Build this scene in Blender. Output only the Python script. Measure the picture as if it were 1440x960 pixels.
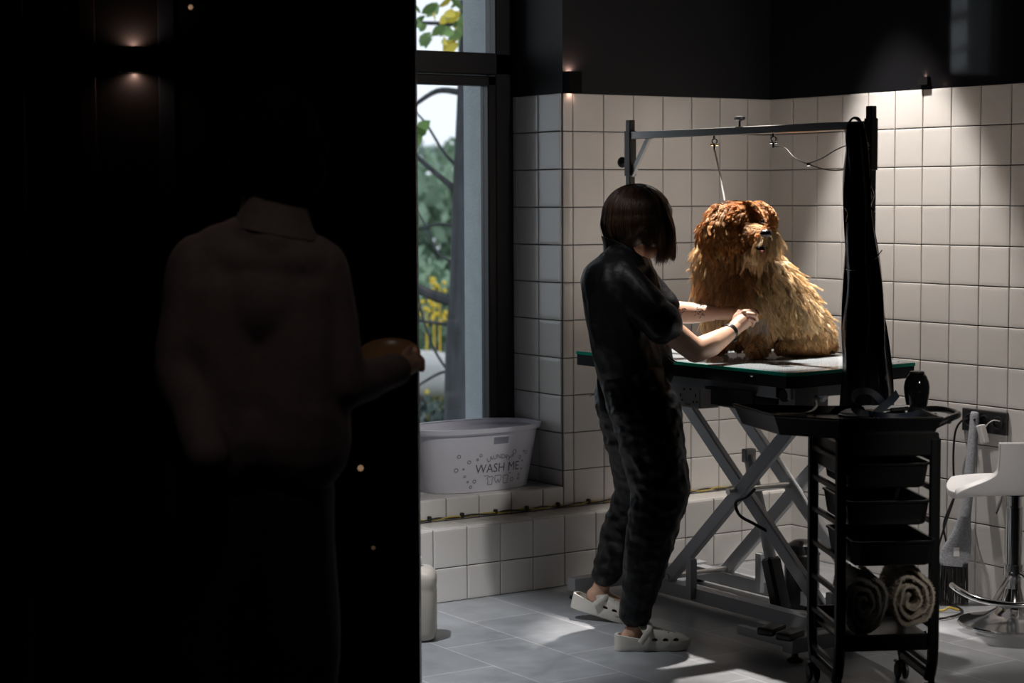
import bpy, bmesh, math, random
import numpy as np
from mathutils import Vector, Matrix, noise
random.seed(4); rng = np.random.default_rng(7)
for o in list(bpy.data.objects): bpy.data.objects.remove(o)
S = bpy.context.scene; COL = S.collection

# ---------------------------------------------------------------- camera
CAM = np.array([-5.51922627, -6.37970276, 1.51843963]); FPX = 2752.167521665851
ROT = np.array([[0.83504423, -0.55016402, -0.00454834], [0.04402948, 0.05858336, 0.99731108], [-0.54841822, -0.83299912, 0.07314313]])
cd = bpy.data.cameras.new('camera'); cam = bpy.data.objects.new('camera', cd); COL.objects.link(cam)
cd.sensor_width = 36; cd.lens = FPX / 1440 * 36; cd.clip_start = .05; cd.clip_end = 200
cam.matrix_world = Matrix([[*ROT[:, i], CAM[i]] for i in range(3)] + [[0, 0, 0, 1]])
cd.dof.use_dof = True; cd.dof.focus_distance = 6.85; cd.dof.aperture_fstop = 2.8
S.camera = cam

# ---------------------------------------------------------------- world, exposure, lights
S.view_settings.view_transform = 'Standard'; S.view_settings.look = 'None'
S.view_settings.exposure = 0; S.view_settings.gamma = 1; S.view_settings.use_curve_mapping = False
w = bpy.data.worlds.new('overcast_sky'); S.world = w; w.use_nodes = True
bg = w.node_tree.nodes['Background']; bg.inputs[0].default_value = (.83, .91, 1.0, 1); bg.inputs[1].default_value = 1.2

def spot(name, loc, target, power, size_deg, blend, radius, color):
    l = bpy.data.lights.new(name, 'SPOT'); l.energy = power; l.spot_size = math.radians(size_deg); l.spot_blend = blend
    l.shadow_soft_size = radius; l.color = color
    o = bpy.data.objects.new(name, l); COL.objects.link(o); o.location = loc
    o.rotation_euler = (Vector(target) - Vector(loc)).to_track_quat('-Z', 'Y').to_euler(); return o
WARM = (1, .93, .87)
spot('ceiling_and_fill_spot', (-.40, -.70, 2.95), (-.26, -.93, 0), 255, 48, .42, .03, WARM)
spot('ceiling_and_fill_spot', (-.90, -.60, 3.10), (-1.05, -1.02, .95), 850, 30, .5, .03, WARM)
spot('ceiling_and_fill_spot', (-3.0, -.95, 3.1), (-2.45, -.66, 0), 400, 42, .75, .06, (.95, .97, 1))
spot('ceiling_and_fill_spot', (-1.95, -2.6, 3.1), (-2.0, .05, .35), 150, 27, .6, .05, (1, .97, .95))  # added fill to brighten the ledge and tub, no known fixture
spot('ceiling_and_fill_spot', (-2.1, -5.2, 2.7), (-.85, -1.95, .40), 210, 18, .7, .05, WARM)
spot('ceiling_and_fill_spot', (-1.0, -4.6, 3.0), (-.42, -1.72, .62), 42, 17, .7, .05, WARM)
spot('ceiling_and_fill_spot', (-.9, -3.3, 3.1), (-.90, 0, 2.0), 60, 35, .7, .05, WARM)

# ---------------------------------------------------------------- helpers
def V(a): return Vector((float(a[0]), float(a[1]), float(a[2])))
def ray(u, v): return ROT.T @ np.array([(u - 720) / FPX, -(v - 480) / FPX, -1.0])
def at(u, v, d): return V(CAM + ray(u, v) * d)                 # point seen at (u,v) at depth d
def on(u, v, axis, val):                                        # point seen at (u,v) on an axis plane
    r = ray(u, v); return V(CAM + r * (val - CAM[axis]) / r[axis])
def on_part(u, v, off=0):                                       # point seen at (u,v) on the dark partition
    r = ray(u, v); n = -np.array([-ROT[2][0], -ROT[2][1], 0]); n = n / np.linalg.norm(n); p0 = CAM + ray(587, 480) * 5.42 + n * off; return V(CAM + r * ((p0 - CAM) @ n) / (r @ n))
def depth(p): return float((ROT @ (np.array(p) - CAM))[2] * -1)
def pxr(r, d): return r * d / FPX
RIGHT = V((ROT[0][0], ROT[0][1], 0)).normalized(); AWAY = V((-ROT[2][0], -ROT[2][1], 0)).normalized(); UP = Vector((0, 0, 1))

def nt(name):
    m = bpy.data.materials.new(name); m.use_nodes = True; return m, m.node_tree.nodes, m.node_tree.links, m.node_tree.nodes['Principled BSDF']
MATS = {}
def mat(name, color, rough=.5, metal=0, spec=.5, var=0, scale=20, bump=0, bscale=200, coat=0, trans=0, alpha=1, emit=None, estr=0, sheen=0, sss=0, stretch=None, rvar=0):
    if name in MATS: return MATS[name]
    m, N, L, b = nt(name)
    b.inputs['Base Color'].default_value = (*color, 1); b.inputs['Roughness'].default_value = rough
    b.inputs['Metallic'].default_value = metal; b.inputs['Specular IOR Level'].default_value = spec
    b.inputs['Coat Weight'].default_value = coat; b.inputs['Transmission Weight'].default_value = trans; b.inputs['Alpha'].default_value = alpha
    b.inputs['Sheen Weight'].default_value = sheen; b.inputs['Subsurface Weight'].default_value = sss
    if sss: b.inputs['Subsurface Radius'].default_value = (.01, .004, .002)
    if emit: b.inputs['Emission Color'].default_value = (*emit, 1); b.inputs['Emission Strength'].default_value = estr
    tc = N.new('ShaderNodeTexCoord'); src = tc.outputs['Object']
    if stretch:
        mp = N.new('ShaderNodeMapping'); mp.inputs['Scale'].default_value = stretch; L.new(src, mp.inputs[0]); src = mp.outputs[0]
    if var or rvar:
        n = N.new('ShaderNodeTexNoise'); n.inputs['Scale'].default_value = scale; n.inputs['Detail'].default_value = 6; L.new(src, n.inputs['Vector'])
        if var:
            r = N.new('ShaderNodeMapRange'); r.inputs['From Min'].default_value = .3; r.inputs['From Max'].default_value = .7
            r.inputs['To Min'].default_value = 1 - var; r.inputs['To Max'].default_value = 1 + var; L.new(n.outputs['Fac'], r.inputs['Value'])
            mx = N.new('ShaderNodeVectorMath'); mx.operation = 'SCALE'; mx.inputs[0].default_value = color; L.new(r.outputs[0], mx.inputs['Scale']); L.new(mx.outputs[0], b.inputs['Base Color'])
        if rvar:
            r2 = N.new('ShaderNodeMapRange'); r2.inputs['To Min'].default_value = max(0, rough - rvar); r2.inputs['To Max'].default_value = rough + rvar
            r2.inputs['From Min'].default_value = .3; r2.inputs['From Max'].default_value = .7; L.new(n.outputs['Fac'], r2.inputs['Value']); L.new(r2.outputs[0], b.inputs['Roughness'])
    if bump:
        n2 = N.new('ShaderNodeTexNoise'); n2.inputs['Scale'].default_value = bscale; n2.inputs['Detail'].default_value = 4; L.new(src, n2.inputs['Vector'])
        bp = N.new('ShaderNodeBump'); bp.inputs['Strength'].default_value = bump; bp.inputs['Distance'].default_value = .01
        L.new(n2.outputs['Fac'], bp.inputs['Height']); L.new(bp.outputs[0], b.inputs['Normal'])
    MATS[name] = m; return m
def thin_glass(name, ior=1.5, tint=(1, 1, 1)):
    m, N, L, b = nt(name); N.remove(b); out = N['Material Output']
    t = N.new('ShaderNodeBsdfTransparent'); t.inputs[0].default_value = (*tint, 1); g = N.new('ShaderNodeBsdfGlossy'); g.inputs['Roughness'].default_value = .02
    f = N.new('ShaderNodeFresnel'); f.inputs[0].default_value = ior; mx = N.new('ShaderNodeMixShader')
    L.new(f.outputs[0], mx.inputs[0]); L.new(t.outputs[0], mx.inputs[1]); L.new(g.outputs[0], mx.inputs[2]); L.new(mx.outputs[0], out.inputs[0]); return m

def tag(o, label=None, cat=None, group=None, kind=None):
    for k, v in (('label', label), ('category', cat), ('group', group), ('kind', kind)):
        if v: o[k] = v
    return o
def empty(name, loc, label, cat, group=None):
    o = bpy.data.objects.new(name, None); COL.objects.link(o); o.location = loc; o.empty_display_size = .05
    bpy.context.view_layer.update(); return tag(o, label, cat, group)
def link(name, me, mats, parent=None, smooth=True, auto=None):
    if not isinstance(mats, (list, tuple)): mats = [mats]
    for m in mats: me.materials.append(m)
    if smooth:
        me.polygons.foreach_set('use_smooth', [True] * len(me.polygons))
        if auto: me.set_sharp_from_angle(angle=math.radians(auto))
    o = bpy.data.objects.new(name, me); COL.objects.link(o)
    if parent:
        o.parent = parent; o.matrix_parent_inverse = Matrix.Translation(-world_loc(parent))
    return o
def world_loc(o):                     # only empties and unmoved meshes are parents here
    l = Vector(o.location)
    if o.parent: l = l + world_loc(o.parent) + o.matrix_parent_inverse.translation
    return l
class B:
    """collects shapes in world coordinates, builds ONE mesh object"""
    def __init__(s): s.bm = bmesh.new(); s.mi = 0
    def face(s, vs):
        try: f = s.bm.faces.new(vs); f.material_index = s.mi; return f
        except ValueError: return None
    def box(s, c, size, ax=None, bev=0, seg=1):
        c = V(c); ax = ax or (Vector((1, 0, 0)), Vector((0, 1, 0)), Vector((0, 0, 1)))
        t = bmesh.new(); bmesh.ops.create_cube(t, size=1)
        for v in t.verts: v.co = Vector((v.co.x * size[0], v.co.y * size[1], v.co.z * size[2]))
        if bev: bmesh.ops.bevel(t, geom=t.edges[:], offset=bev, segments=seg, profile=.5, affect='EDGES')
        s.add(t, lambda p: c + ax[0] * p.x + ax[1] * p.y + ax[2] * p.z); return s
    def add(s, t, f):
        mp = {}
        for v in t.verts: mp[v] = s.bm.verts.new(f(v.co))
        for q in t.faces: s.face([mp[v] for v in q.verts])
        t.free()
    def beam(s, p, q, w, h, up=UP, bev=0):
        p, q = V(p), V(q); d = (q - p); n = d.normalized(); side = n.cross(up)
        if side.length < 1e-4: side = n.cross(Vector((1, 0, 0)))
        side.normalize(); u = side.cross(n)
        return s.box((p + q) / 2, (d.length, w, h), (n, side, u), bev)
    def tube(s, pts, r, n=10, caps=True, flat=1, up=None, closed=False):
        pts = [V(p) for p in pts]; k = len(pts); rs = r if isinstance(r, (list, tuple)) else [r] * k; rings = []
        prev = None
        for i, p in enumerate(pts):
            a = pts[(i - 1) % k] if (closed or i) else p; b = pts[(i + 1) % k] if (closed or i < k - 1) else p
            t = (b - a).normalized()
            if prev is None:
                ref = V(up) if up else (UP if abs(t.z) < .9 else Vector((1, 0, 0))); x = t.cross(ref).normalized()
            else: x = (prev - t * prev.dot(t)).normalized()
            prev = x; y = x.cross(t)
            rings.append([s.bm.verts.new(p + x * math.cos(6.28318 * j / n) * rs[i] + y * math.sin(6.28318 * j / n) * rs[i] * flat) for j in range(n)])
        for i in range(k if closed else k - 1):
            A, Bq = rings[i], rings[(i + 1) % k]
            for j in range(n): s.face([A[j], A[(j + 1) % n], Bq[(j + 1) % n], Bq[j]])
        if caps and not closed: s.face(rings[0][::-1]); s.face(rings[-1])
        return s
    def lathe(s, c, prof, n=32, ax=None):
        c = V(c); X, Y, Z = ax or (Vector((1, 0, 0)), Vector((0, 1, 0)), UP); rings = []
        for r, z in prof:
            if r < 1e-6: rings.append([s.bm.verts.new(c + Z * z)])
            else: rings.append([s.bm.verts.new(c + X * r * math.cos(6.28318 * j / n) + Y * r * math.sin(6.28318 * j / n) + Z * z) for j in range(n)])
        for A, Q in zip(rings, rings[1:]):
            for j in range(n):
                k = (j + 1) % n
                if len(A) == 1 and len(Q) == 1: continue
                if len(A) == 1: s.face([A[0], Q[k], Q[j]])
                elif len(Q) == 1: s.face([A[j], A[k], Q[0]])
                else: s.face([A[j], A[k], Q[k], Q[j]])
        return s
    def prism(s, poly, vec):
        a = [s.bm.verts.new(V(p)) for p in poly]; b = [s.bm.verts.new(V(p) + V(vec)) for p in poly]; n = len(a)
        s.face(a[::-1]); s.face(b)
        for i in range(n): s.face([a[i], a[(i + 1) % n], b[(i + 1) % n], b[i]])
        return s
    def grid(s, fn, nu, nv, closeu=False):
        g = [[s.bm.verts.new(V(fn(i / (nu if closeu else nu - 1), j / (nv - 1)))) for i in range(nu)] for j in range(nv)]
        for j in range(nv - 1):
            for i in range(nu if closeu else nu - 1):
                s.face([g[j][i], g[j][(i + 1) % nu], g[j + 1][(i + 1) % nu], g[j + 1][i]])
        return s
    def caps(s, items, n=16):
        """items: (p0,r0,p1,r1) tapered capsules or ('e',centre,(a,b,c),(X,Y,Z)) ellipsoids"""
        for it in items:
            if it[0] == 'e':
                _, c, rad, ax = it; t = bmesh.new(); bmesh.ops.create_uvsphere(t, u_segments=20, v_segments=12, radius=1)
                s.add(t, lambda p: V(c) + ax[0] * p.x * rad[0] + ax[1] * p.y * rad[1] + ax[2] * p.z * rad[2]); continue
            p0, r0, p1, r1 = it; p0, p1 = V(p0), V(p1); d = p1 - p0; t = d.normalized() if d.length > 1e-6 else UP
            pts, rs = [], []
            for k in range(5): a = math.pi / 2 * (1 - k / 5) ; pts.append(p0 - t * r0 * math.sin(a)); rs.append(max(r0 * math.cos(a), r0 * .02))
            pts.append(p0); rs.append(r0)
            pts.append(p1 if d.length > 1e-6 else p0 + t * 1e-4); rs.append(r1)
            for k in range(1, 6): a = math.pi / 2 * k / 5; pts.append(p1 + t * r1 * math.sin(a)); rs.append(max(r1 * math.cos(a), r1 * .02))
            s.tube(pts, rs, n)
        return s
    def mesh(s, name='m'):
        bmesh.ops.recalc_face_normals(s.bm, faces=s.bm.faces[:]); me = bpy.data.meshes.new(name); s.bm.to_mesh(me); s.bm.free(); return me
    def build(s, name, mats, parent=None, smooth=True, auto=35):
        return link(name, s.mesh(name), mats, parent, smooth, auto)
def bake(me, mods):
    o = bpy.data.objects.new('tmp', me); COL.objects.link(o)
    for kind, props in mods:
        m = o.modifiers.new(kind, kind)
        for k, v in props.items(): setattr(m, k, v)
    dg = bpy.context.evaluated_depsgraph_get(); out = bpy.data.meshes.new_from_object(o.evaluated_get(dg)); bpy.data.objects.remove(o); return out
def blob(items, voxel=.006, smooth=6, disp=None):
    b = B(); b.caps(items); me = bake(b.mesh(), [('REMESH', dict(mode='VOXEL', voxel_size=voxel)), ('SMOOTH', dict(factor=.5, iterations=smooth))])
    if disp:
        n = len(me.vertices); co = np.empty(n * 3); me.vertices.foreach_get('co', co); no = np.empty(n * 3); me.vertices.foreach_get('normal', no)
        co = co.reshape(-1, 3); no = no.reshape(-1, 3)
        co += no * np.array([disp(Vector(c)) for c in co])[:, None]; me.vertices.foreach_set('co', co.ravel()); me.update()
    return me
def spline(pts, n=8):
    pts = [V(p) for p in pts]; P = [pts[0]] + pts + [pts[-1]]; out = []
    for i in range(1, len(P) - 2):
        for k in range(n):
            t = k / n; a, b, c, d = P[i - 1], P[i], P[i + 1], P[i + 2]
            out.append(.5 * ((2 * b) + (c - a) * t + (2 * a - 5 * b + 4 * c - d) * t * t + (3 * b - a - 3 * c + d) * t ** 3))
    return out + [pts[-1]]
def text_mesh(txt, size, arc=None, wide=1):
    c = bpy.data.curves.new('t', 'FONT'); c.body = txt; c.size = size; c.align_x = 'CENTER'; c.align_y = 'CENTER'; c.resolution_u = 3; c.space_character = wide
    o = bpy.data.objects.new('t', c); COL.objects.link(o); dg = bpy.context.evaluated_depsgraph_get()
    me = bpy.data.meshes.new_from_object(o.evaluated_get(dg)); bpy.data.objects.remove(o); return me
def copy_tree(o, parent=None):
    c = o.copy(); COL.objects.link(c)
    if parent is not None: c.parent = parent
    for ch in [x for x in bpy.data.objects if x.parent is o]: copy_tree(ch, c)
    return c
def hair_obj(name, P, R, colors, material, parent=None):
    """P: (n,k,3) strands, R: (k,) radii profile"""
    n, k, _ = P.shape; hc = bpy.data.hair_curves.new(name); hc.add_curves([k] * n)
    base = world_loc(parent) if parent else Vector()
    hc.attributes['position'].data.foreach_set('vector', P.reshape(-1).astype(np.float32))
    rad = hc.attributes.get('radius') or hc.attributes.new('radius', 'FLOAT', 'POINT')
    rad.data.foreach_set('value', np.tile(R, n).astype(np.float32))
    if colors is not None:
        a = hc.attributes.new('strand_color', 'FLOAT_COLOR', 'CURVE'); a.data.foreach_set('color', np.c_[colors, np.ones(n)].reshape(-1).astype(np.float32))
    hc.materials.append(material); o = bpy.data.objects.new(name, hc); COL.objects.link(o)
    if parent: o.parent = parent; o.matrix_parent_inverse = Matrix.Translation(-base)
    return o
def hair_mat(name, rough=.45, color=None):
    m, N, L, b = nt(name); b.inputs['Roughness'].default_value = rough; b.inputs['Specular IOR Level'].default_value = .45
    if color: b.inputs['Base Color'].default_value = (*color, 1)
    else:
        a = N.new('ShaderNodeAttribute'); a.attribute_name = 'strand_color'; L.new(a.outputs['Color'], b.inputs['Base Color'])
    return m
# ================================================================= THE ROOM
T = .15; TOP = 12.87 * T; LEDGE = 1.87 * T; SILL = .366; CX = -1.0784; FRAME_Y = .345; CEIL = 3.25
WIN_L = -1.87
m_tile = mat('cream_glazed_tile', (.66, .635, .61), .22, coat=.3, var=.035, scale=3)
m_grout = mat('dark_grout', (.028, .024, .022), .9)
m_black_wall = mat('glossy_black_wall_paint', (.009, .009, .0105), .05, spec=.5)
m_matte_black = mat('matte_black_panel', (.006, .006, .007), .6, spec=.25)
m_satin = mat('satin_black_wall_paint', (.011, .011, .013), .55, spec=.25)
m_frame = mat('black_window_frame', (.010, .010, .012), .4)
m_plaster = mat('grey_exterior_plaster', (.42, .46, .49), .85, var=.06, scale=12, bump=.25, bscale=80)
def tiles(b, O, U, Vv, N, us, vs, gap=.0035, proud=.006, mi=0, mask=None):
    O, U, Vv, N = V(O), V(U), V(Vv), V(N); b.mi = mi
    for i in range(len(us) - 1):
        for j in range(len(vs) - 1):
            u0, u1, v0, v1 = us[i], us[i + 1], vs[j], vs[j + 1]
            if abs(u1 - u0) < .008 or abs(v1 - v0) < .008: continue
            if mask and not mask((u0 + u1) / 2, (v0 + v1) / 2): continue
            c = O + U * ((u0 + u1) / 2) + Vv * ((v0 + v1) / 2); hw = abs(u1 - u0) / 2 - gap / 2; hh = abs(v1 - v0) / 2 - gap / 2
            tl = (random.uniform(-1, 1) * .0016, random.uniform(-1, 1) * .0016)
            rings = []
            for ins, z in ((0, -.004), (0, proud - .0022), (.0009, proud - .0008), (.0026, proud), (.012, proud + .0004)):
                rings.append([b.bm.verts.new(c + U * sx * (hw - ins) + Vv * sy * (hh - ins) + N * (z + (tl[0] * sx * (hw - ins) + tl[1] * sy * (hh - ins)) * 4)) for sx, sy in ((-1, -1), (1, -1), (1, 1), (-1, 1))])
            for A, Q in zip(rings, rings[1:]):
                for k in range(4): b.face([A[k], A[(k + 1) % 4], Q[(k + 1) % 4], Q[k]])
            b.face(rings[-1])
def frange(vals): return vals
# wall rows run down from the top of the tiling
rows = [TOP - T * k for k in range(0, 13)]
a0 = .8596 * T
colsA = [0, -a0] + [-(a0 + T * k) for k in range(1, 7)]
# right wall
b = B(); b.mi = 1; b.box((.06, -5.5, TOP / 2), (.12, 11, TOP)); tiles(b, (0, 0, 0), (0, -1, 0), (0, 0, 1), (-1, 0, 0), [T * k for k in range(0, 40)], [0] + rows[::-1], mi=0)
b.mi = 2; b.box((.055, -5.5, (TOP + CEIL) / 2), (.12, 11, CEIL - TOP))
o = b.build('wall_right', [m_tile, m_grout, m_black_wall], smooth=False); tag(o, kind='structure')
# back wall: solid to the right of the window recess, low part under the sill, low ledge in front
b = B(); b.mi = 1; b.box((CX / 2, .2, TOP / 2), (-CX, .4, TOP)); 
up = [TOP] + rows[1:11] + [LEDGE]
xa = [0] + [-(a0 + T * k) for k in range(0, 7)] + [CX]
tiles(b, (0, 0, 0), (1, 0, 0), (0, 0, 1), (0, -1, 0), xa[::-1], up[::-1])
# reveal of the window recess
tiles(b, (CX, 0, 0), (0, 1, 0), (0, 0, 1), (-1, 0, 0), [.002, T * 1.07, T * 2.10, FRAME_Y], [SILL] + rows[:11][::-1])
b.mi = 3; b.box((CX / 2, .195, (TOP + CEIL) / 2), (-CX, .4, CEIL - TOP))
b.mi = 1; b.box((CX - 1.5, .2, SILL / 2), (3.0, .4, SILL - .006))
xs = [CX] + [-(a0 + T * k) for k in range(7, 26)]
tiles(b, (0, 0, 0), (1, 0, 0), (0, 0, 1), (0, -1, 0), xs[::-1], [LEDGE, SILL])
tiles(b, (0, 0, SILL - .006), (1, 0, 0), (0, 1, 0), (0, 0, 1), xs[::-1], [0, T * 1.07, T * 2.10, FRAME_Y])
b.mi = 3; b.box((WIN_L - 1.6, .2, (SILL + CEIL) / 2), (3.2 - .0, .4, CEIL - SILL)); b.box(((WIN_L + CX) / 2, .2, (2.85 + CEIL) / 2), (CX - WIN_L, .4, CEIL - 2.85))
o = b.build('wall_back', [m_tile, m_grout, m_black_wall, m_satin], smooth=False); tag(o, kind='structure')
# ledge at the foot of the back wall
LY = -.155
b = B(); b.mi = 1; b.box((-2.6, LY / 2 + .002, LEDGE / 2 - .003), (5.2, -LY - .008, LEDGE - .008))
xl = [0] + [-(a0 + T * k) for k in range(0, 34)]
tiles(b, (0, LY + .004, 0), (1, 0, 0), (0, 0, 1), (0, -1, 0), xl[::-1], [0, LEDGE - T, LEDGE - .003])
tiles(b, (0, LY, LEDGE - .006), (1, 0, 0), (0, 1, 0), (0, 0, 1), xl[::-1], [0, -LY])
o = b.build('trim_1', [m_tile, m_grout], smooth=False); tag(o, kind='structure')
# floor
m, N, L, bs = nt('grey_stone_floor_tiles')
tc = N.new('ShaderNodeTexCoord'); mp = N.new('ShaderNodeMapping'); mp.inputs['Rotation'].default_value = (0, 0, math.radians(90)); L.new(tc.outputs['Object'], mp.inputs[0])
mp.inputs['Location'].default_value = (.10 + .6, -1.395 + .292 * 20 + .012, 0)
br = N.new('ShaderNodeTexBrick'); br.inputs['Scale'].default_value = 1; br.inputs['Brick Width'].default_value = .6; br.inputs['Row Height'].default_value = .292
br.inputs['Mortar Size'].default_value = .0016; br.inputs['Mortar Smooth'].default_value = .1; br.offset = .5
br.inputs['Color1'].default_value = (.235, .245, .26, 1); br.inputs['Color2'].default_value = (.275, .285, .30, 1); br.inputs['Mortar'].default_value = (.55, .55, .55, 1)
mp2 = N.new('ShaderNodeMapping'); mp2.inputs['Rotation'].default_value = (0, 0, math.radians(90)); L.new(mp.outputs[0], br.inputs['Vector'])
n1 = N.new('ShaderNodeTexNoise'); n1.inputs['Scale'].default_value = 6; n1.inputs['Detail'].default_value = 9; n1.inputs['Roughness'].default_value = .65; L.new(tc.outputs['Object'], n1.inputs[0])
r1 = N.new('ShaderNodeMapRange'); r1.inputs[1].default_value = .3; r1.inputs[2].default_value = .7; r1.inputs[3].default_value = .8; r1.inputs[4].default_value = 1.2; L.new(n1.outputs[0], r1.inputs[0])
vm = N.new('ShaderNodeVectorMath'); vm.operation = 'SCALE'; L.new(br.outputs['Color'], vm.inputs[0]); L.new(r1.outputs[0], vm.inputs['Scale']); L.new(vm.outputs[0], bs.inputs['Base Color'])
r2 = N.new('ShaderNodeMapRange'); r2.inputs[1].default_value = .3; r2.inputs[2].default_value = .7; r2.inputs[3].default_value = .28; r2.inputs[4].default_value = .5; L.new(n1.outputs[0], r2.inputs[0]); L.new(r2.outputs[0], bs.inputs['Roughness'])
m_floor = m
b = B(); b.box((-4.5, -6.5, -.05), (9.4, 13.8, .1)); o = b.build('floor', m_floor, smooth=False); tag(o, kind='structure')
b = B(); b.box((-4.5, -6.3, CEIL + .05), (9.2, 13.6, .1)); o = b.build('ceiling', m_matte_black, smooth=False); tag(o, kind='structure')
b = B(); b.box((-9.05, -6.3, CEIL / 2), (.1, 13.4, CEIL)); o = b.build('wall_left', m_matte_black, smooth=False); tag(o, kind='structure')
b = B(); b.box((-4.5, -12.95, CEIL / 2), (9, .1, CEIL)); o = b.build('wall_front', m_matte_black, smooth=False); tag(o, kind='structure')
b = B(); b.box((-7.4, .2, CEIL / 2), (3.4, .4, CEIL)); b.box((-5.4, .2, CEIL / 2), (1.0, .4, CEIL)); b.box((.055, -12, CEIL / 2), (.12, 2, CEIL))
o = b.build('wall_back_extension', m_matte_black, smooth=False); o.name = 'wall_back_left'; tag(o, kind='structure')
# dark foreground partition (its right edge is the black edge at the middle of the picture)
pe = at(587, 480, 5.42)
def part_pt(s, z, off=0): p = pe - RIGHT * s + AWAY * off; return Vector((p.x, p.y, z))
b = B(); c = part_pt(2.0, CEIL / 2, .05); b.box(c, (4.0, .1, CEIL), (RIGHT, AWAY, UP))
o = b.build('wall_partition', mat('satin_black_partition', (.006, .006, .0065), .35, spec=.3), smooth=False); tag(o, kind='structure')
k = 0
for u0, u1, cc in ((24, 42, (.020, .028, .042)), (120, 142, (.012, .009, .008)), (230, 252, (.014, .019, .028))):
    b = B(); p0, p1 = on_part(u0, 480), on_part(u1, 480); c = (p0 + p1) / 2
    b.box((c.x, c.y, CEIL / 2), ((p1 - p0).length, .005, CEIL), (RIGHT, AWAY, UP), .001); k += 1
    o = b.build('trim_%d' % (k + 1), mat('dark_strip_%d' % k, cc, .3)); tag(o, kind='structure')

# ---------------------------------------------------------------- window
def win_box(b, x0, x1, z0, z1, y0, y1): b.box(((x0 + x1) / 2, (y0 + y1) / 2, (z0 + z1) / 2), (x1 - x0, y1 - y0, z1 - z0), None, .004)
GX1 = -1.207; GX0 = WIN_L + .12; ZB = .47; Z1 = 1.971; Z2 = 2.104; Z3 = 2.78
b = B(); y0, y1 = FRAME_Y, FRAME_Y + .08
win_box(b, -1.165, CX, SILL - .01, 2.85, y0, y1); win_box(b, WIN_L, GX0 - .03, SILL - .01, 2.85, y0, y1)
win_box(b, WIN_L, CX, Z1 + .045, Z2, y0, y1); win_box(b, WIN_L, CX, SILL - .01, SILL + .05, y0, y1); win_box(b, WIN_L, CX, Z3, 2.85, y0, y1)
win = b.build('window_1', m_frame); tag(win, kind='structure')
b = B(); y0, y1 = FRAME_Y - .006, FRAME_Y + .055
win_box(b, GX1, -1.168, SILL + .05, Z1 + .04, y0, y1); win_box(b, GX0 - .035, GX0, SILL + .05, Z1 + .04, y0, y1); win_box(b, GX0 - .035, -1.168, Z1, Z1 + .04, y0, y1); win_box(b, GX0 - .035, -1.168, SILL + .05, ZB, y0, y1)
b.build('window_sash', m_frame, win)
b = B(); b.box(((GX0 + GX1) / 2, FRAME_Y + .03, (ZB + Z1) / 2), (GX1 - GX0, .006, Z1 - ZB)); b.box(((GX0 - 1.165) / 2, FRAME_Y + .04, (Z2 + Z3) / 2), (-1.165 - GX0, .006, Z3 - Z2))
b.build('window_pane', thin_glass('window_glass', 1.3), win, smooth=False)
# outside: plaster reveal, sill, ground
xr = -1.158
b = B(); b.box((xr + .3, FRAME_Y + .08 + .09, 1.6), (.6, .18, 3.6)); b.box((WIN_L - .0, FRAME_Y + .17, 1.6), (.1, .18, 3.6))
o = b.build('wall_exterior', m_plaster, smooth=False); tag(o, kind='structure')
b = B(); b.box(((xr + WIN_L) / 2, FRAME_Y + .19, .40), (xr - WIN_L, .24, .05), None, .005); o = b.build('trim_5', mat('grey_exterior_sill', (.10, .11, .12), .6, var=.2)); tag(o, kind='structure')
b = B(); b.box((8, 20, -1.05), (60, 38, .1)); o = b.build('ground', mat('damp_grass_ground', (.05, .075, .045), .9, var=.5, scale=2), smooth=False); tag(o, kind='structure')

# ================================================================= OUTSIDE THE WINDOW
m_bark = mat('grey_bark', (.055, .06, .068), .9, var=.4, scale=8, bump=.8, bscale=14, stretch=(3, 3, .5))
def tree(base_uv, d, label, path, branches, leaves, group=None):
    p0 = at(*path[0][:2], d); t = empty('tree', (p0.x, p0.y, -1), label, 'tree', group)
    pts = [Vector((p0.x, p0.y, -1.0))] + [at(u, v, d) for u, v, r in path]; rs = [path[0][2] * d / FPX * 1.2] + [r * d / FPX for u, v, r in path]
    b = B(); n = []
    b.tube(spline(pts, 4), list(np.interp(np.linspace(0, len(rs) - 1, 4 * (len(rs) - 1) + 1), range(len(rs)), rs)), 12); b.build('trunk', m_bark, t)
    for br_ in branches:
        q = [at(u, v, d + k * .05) for k, (u, v, r) in enumerate(br_)]; rr = [r * d / FPX for u, v, r in br_]
        b = B(); b.tube(spline(q, 5), list(np.interp(np.linspace(0, len(rr) - 1, 5 * (len(rr) - 1) + 1), range(len(rr)), rr)), 7); b.build('branch', m_bark, t)
    for nm, mt, boxes, sz in leaves:
        b = B()
        for (u0, v0, u1, v1, cnt) in boxes:
            for _ in range(cnt):
                c = at(random.uniform(u0, u1), random.uniform(v0, v1), d + random.uniform(-.5, .3)); s_ = sz * random.uniform(.6, 1.2)
                a = Vector((random.gauss(0, 1), random.gauss(0, 1), random.gauss(0, 1))).normalized(); e = a.orthogonal().normalized(); f = a.cross(e)
                q = [c + e * s_ * math.cos(t_) * (1 if abs(math.cos(t_)) < .99 else 1.3) + f * s_ * .75 * math.sin(t_) + a * .1 * s_ * math.cos(2 * t_) for t_ in [k * math.pi / 4 for k in range(8)]]
                b.face([b.bm.verts.new(x) for x in q])
        o = b.build(nm, mt, t, smooth=False); o['kind'] = 'stuff'
    return t
m_leafg = mat('green_leaf', (.16, .27, .08), .6, var=.4, scale=1.5); m_leafy = mat('yellow_leaf', (.62, .50, .05), .6, var=.25, scale=1.5)
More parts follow.
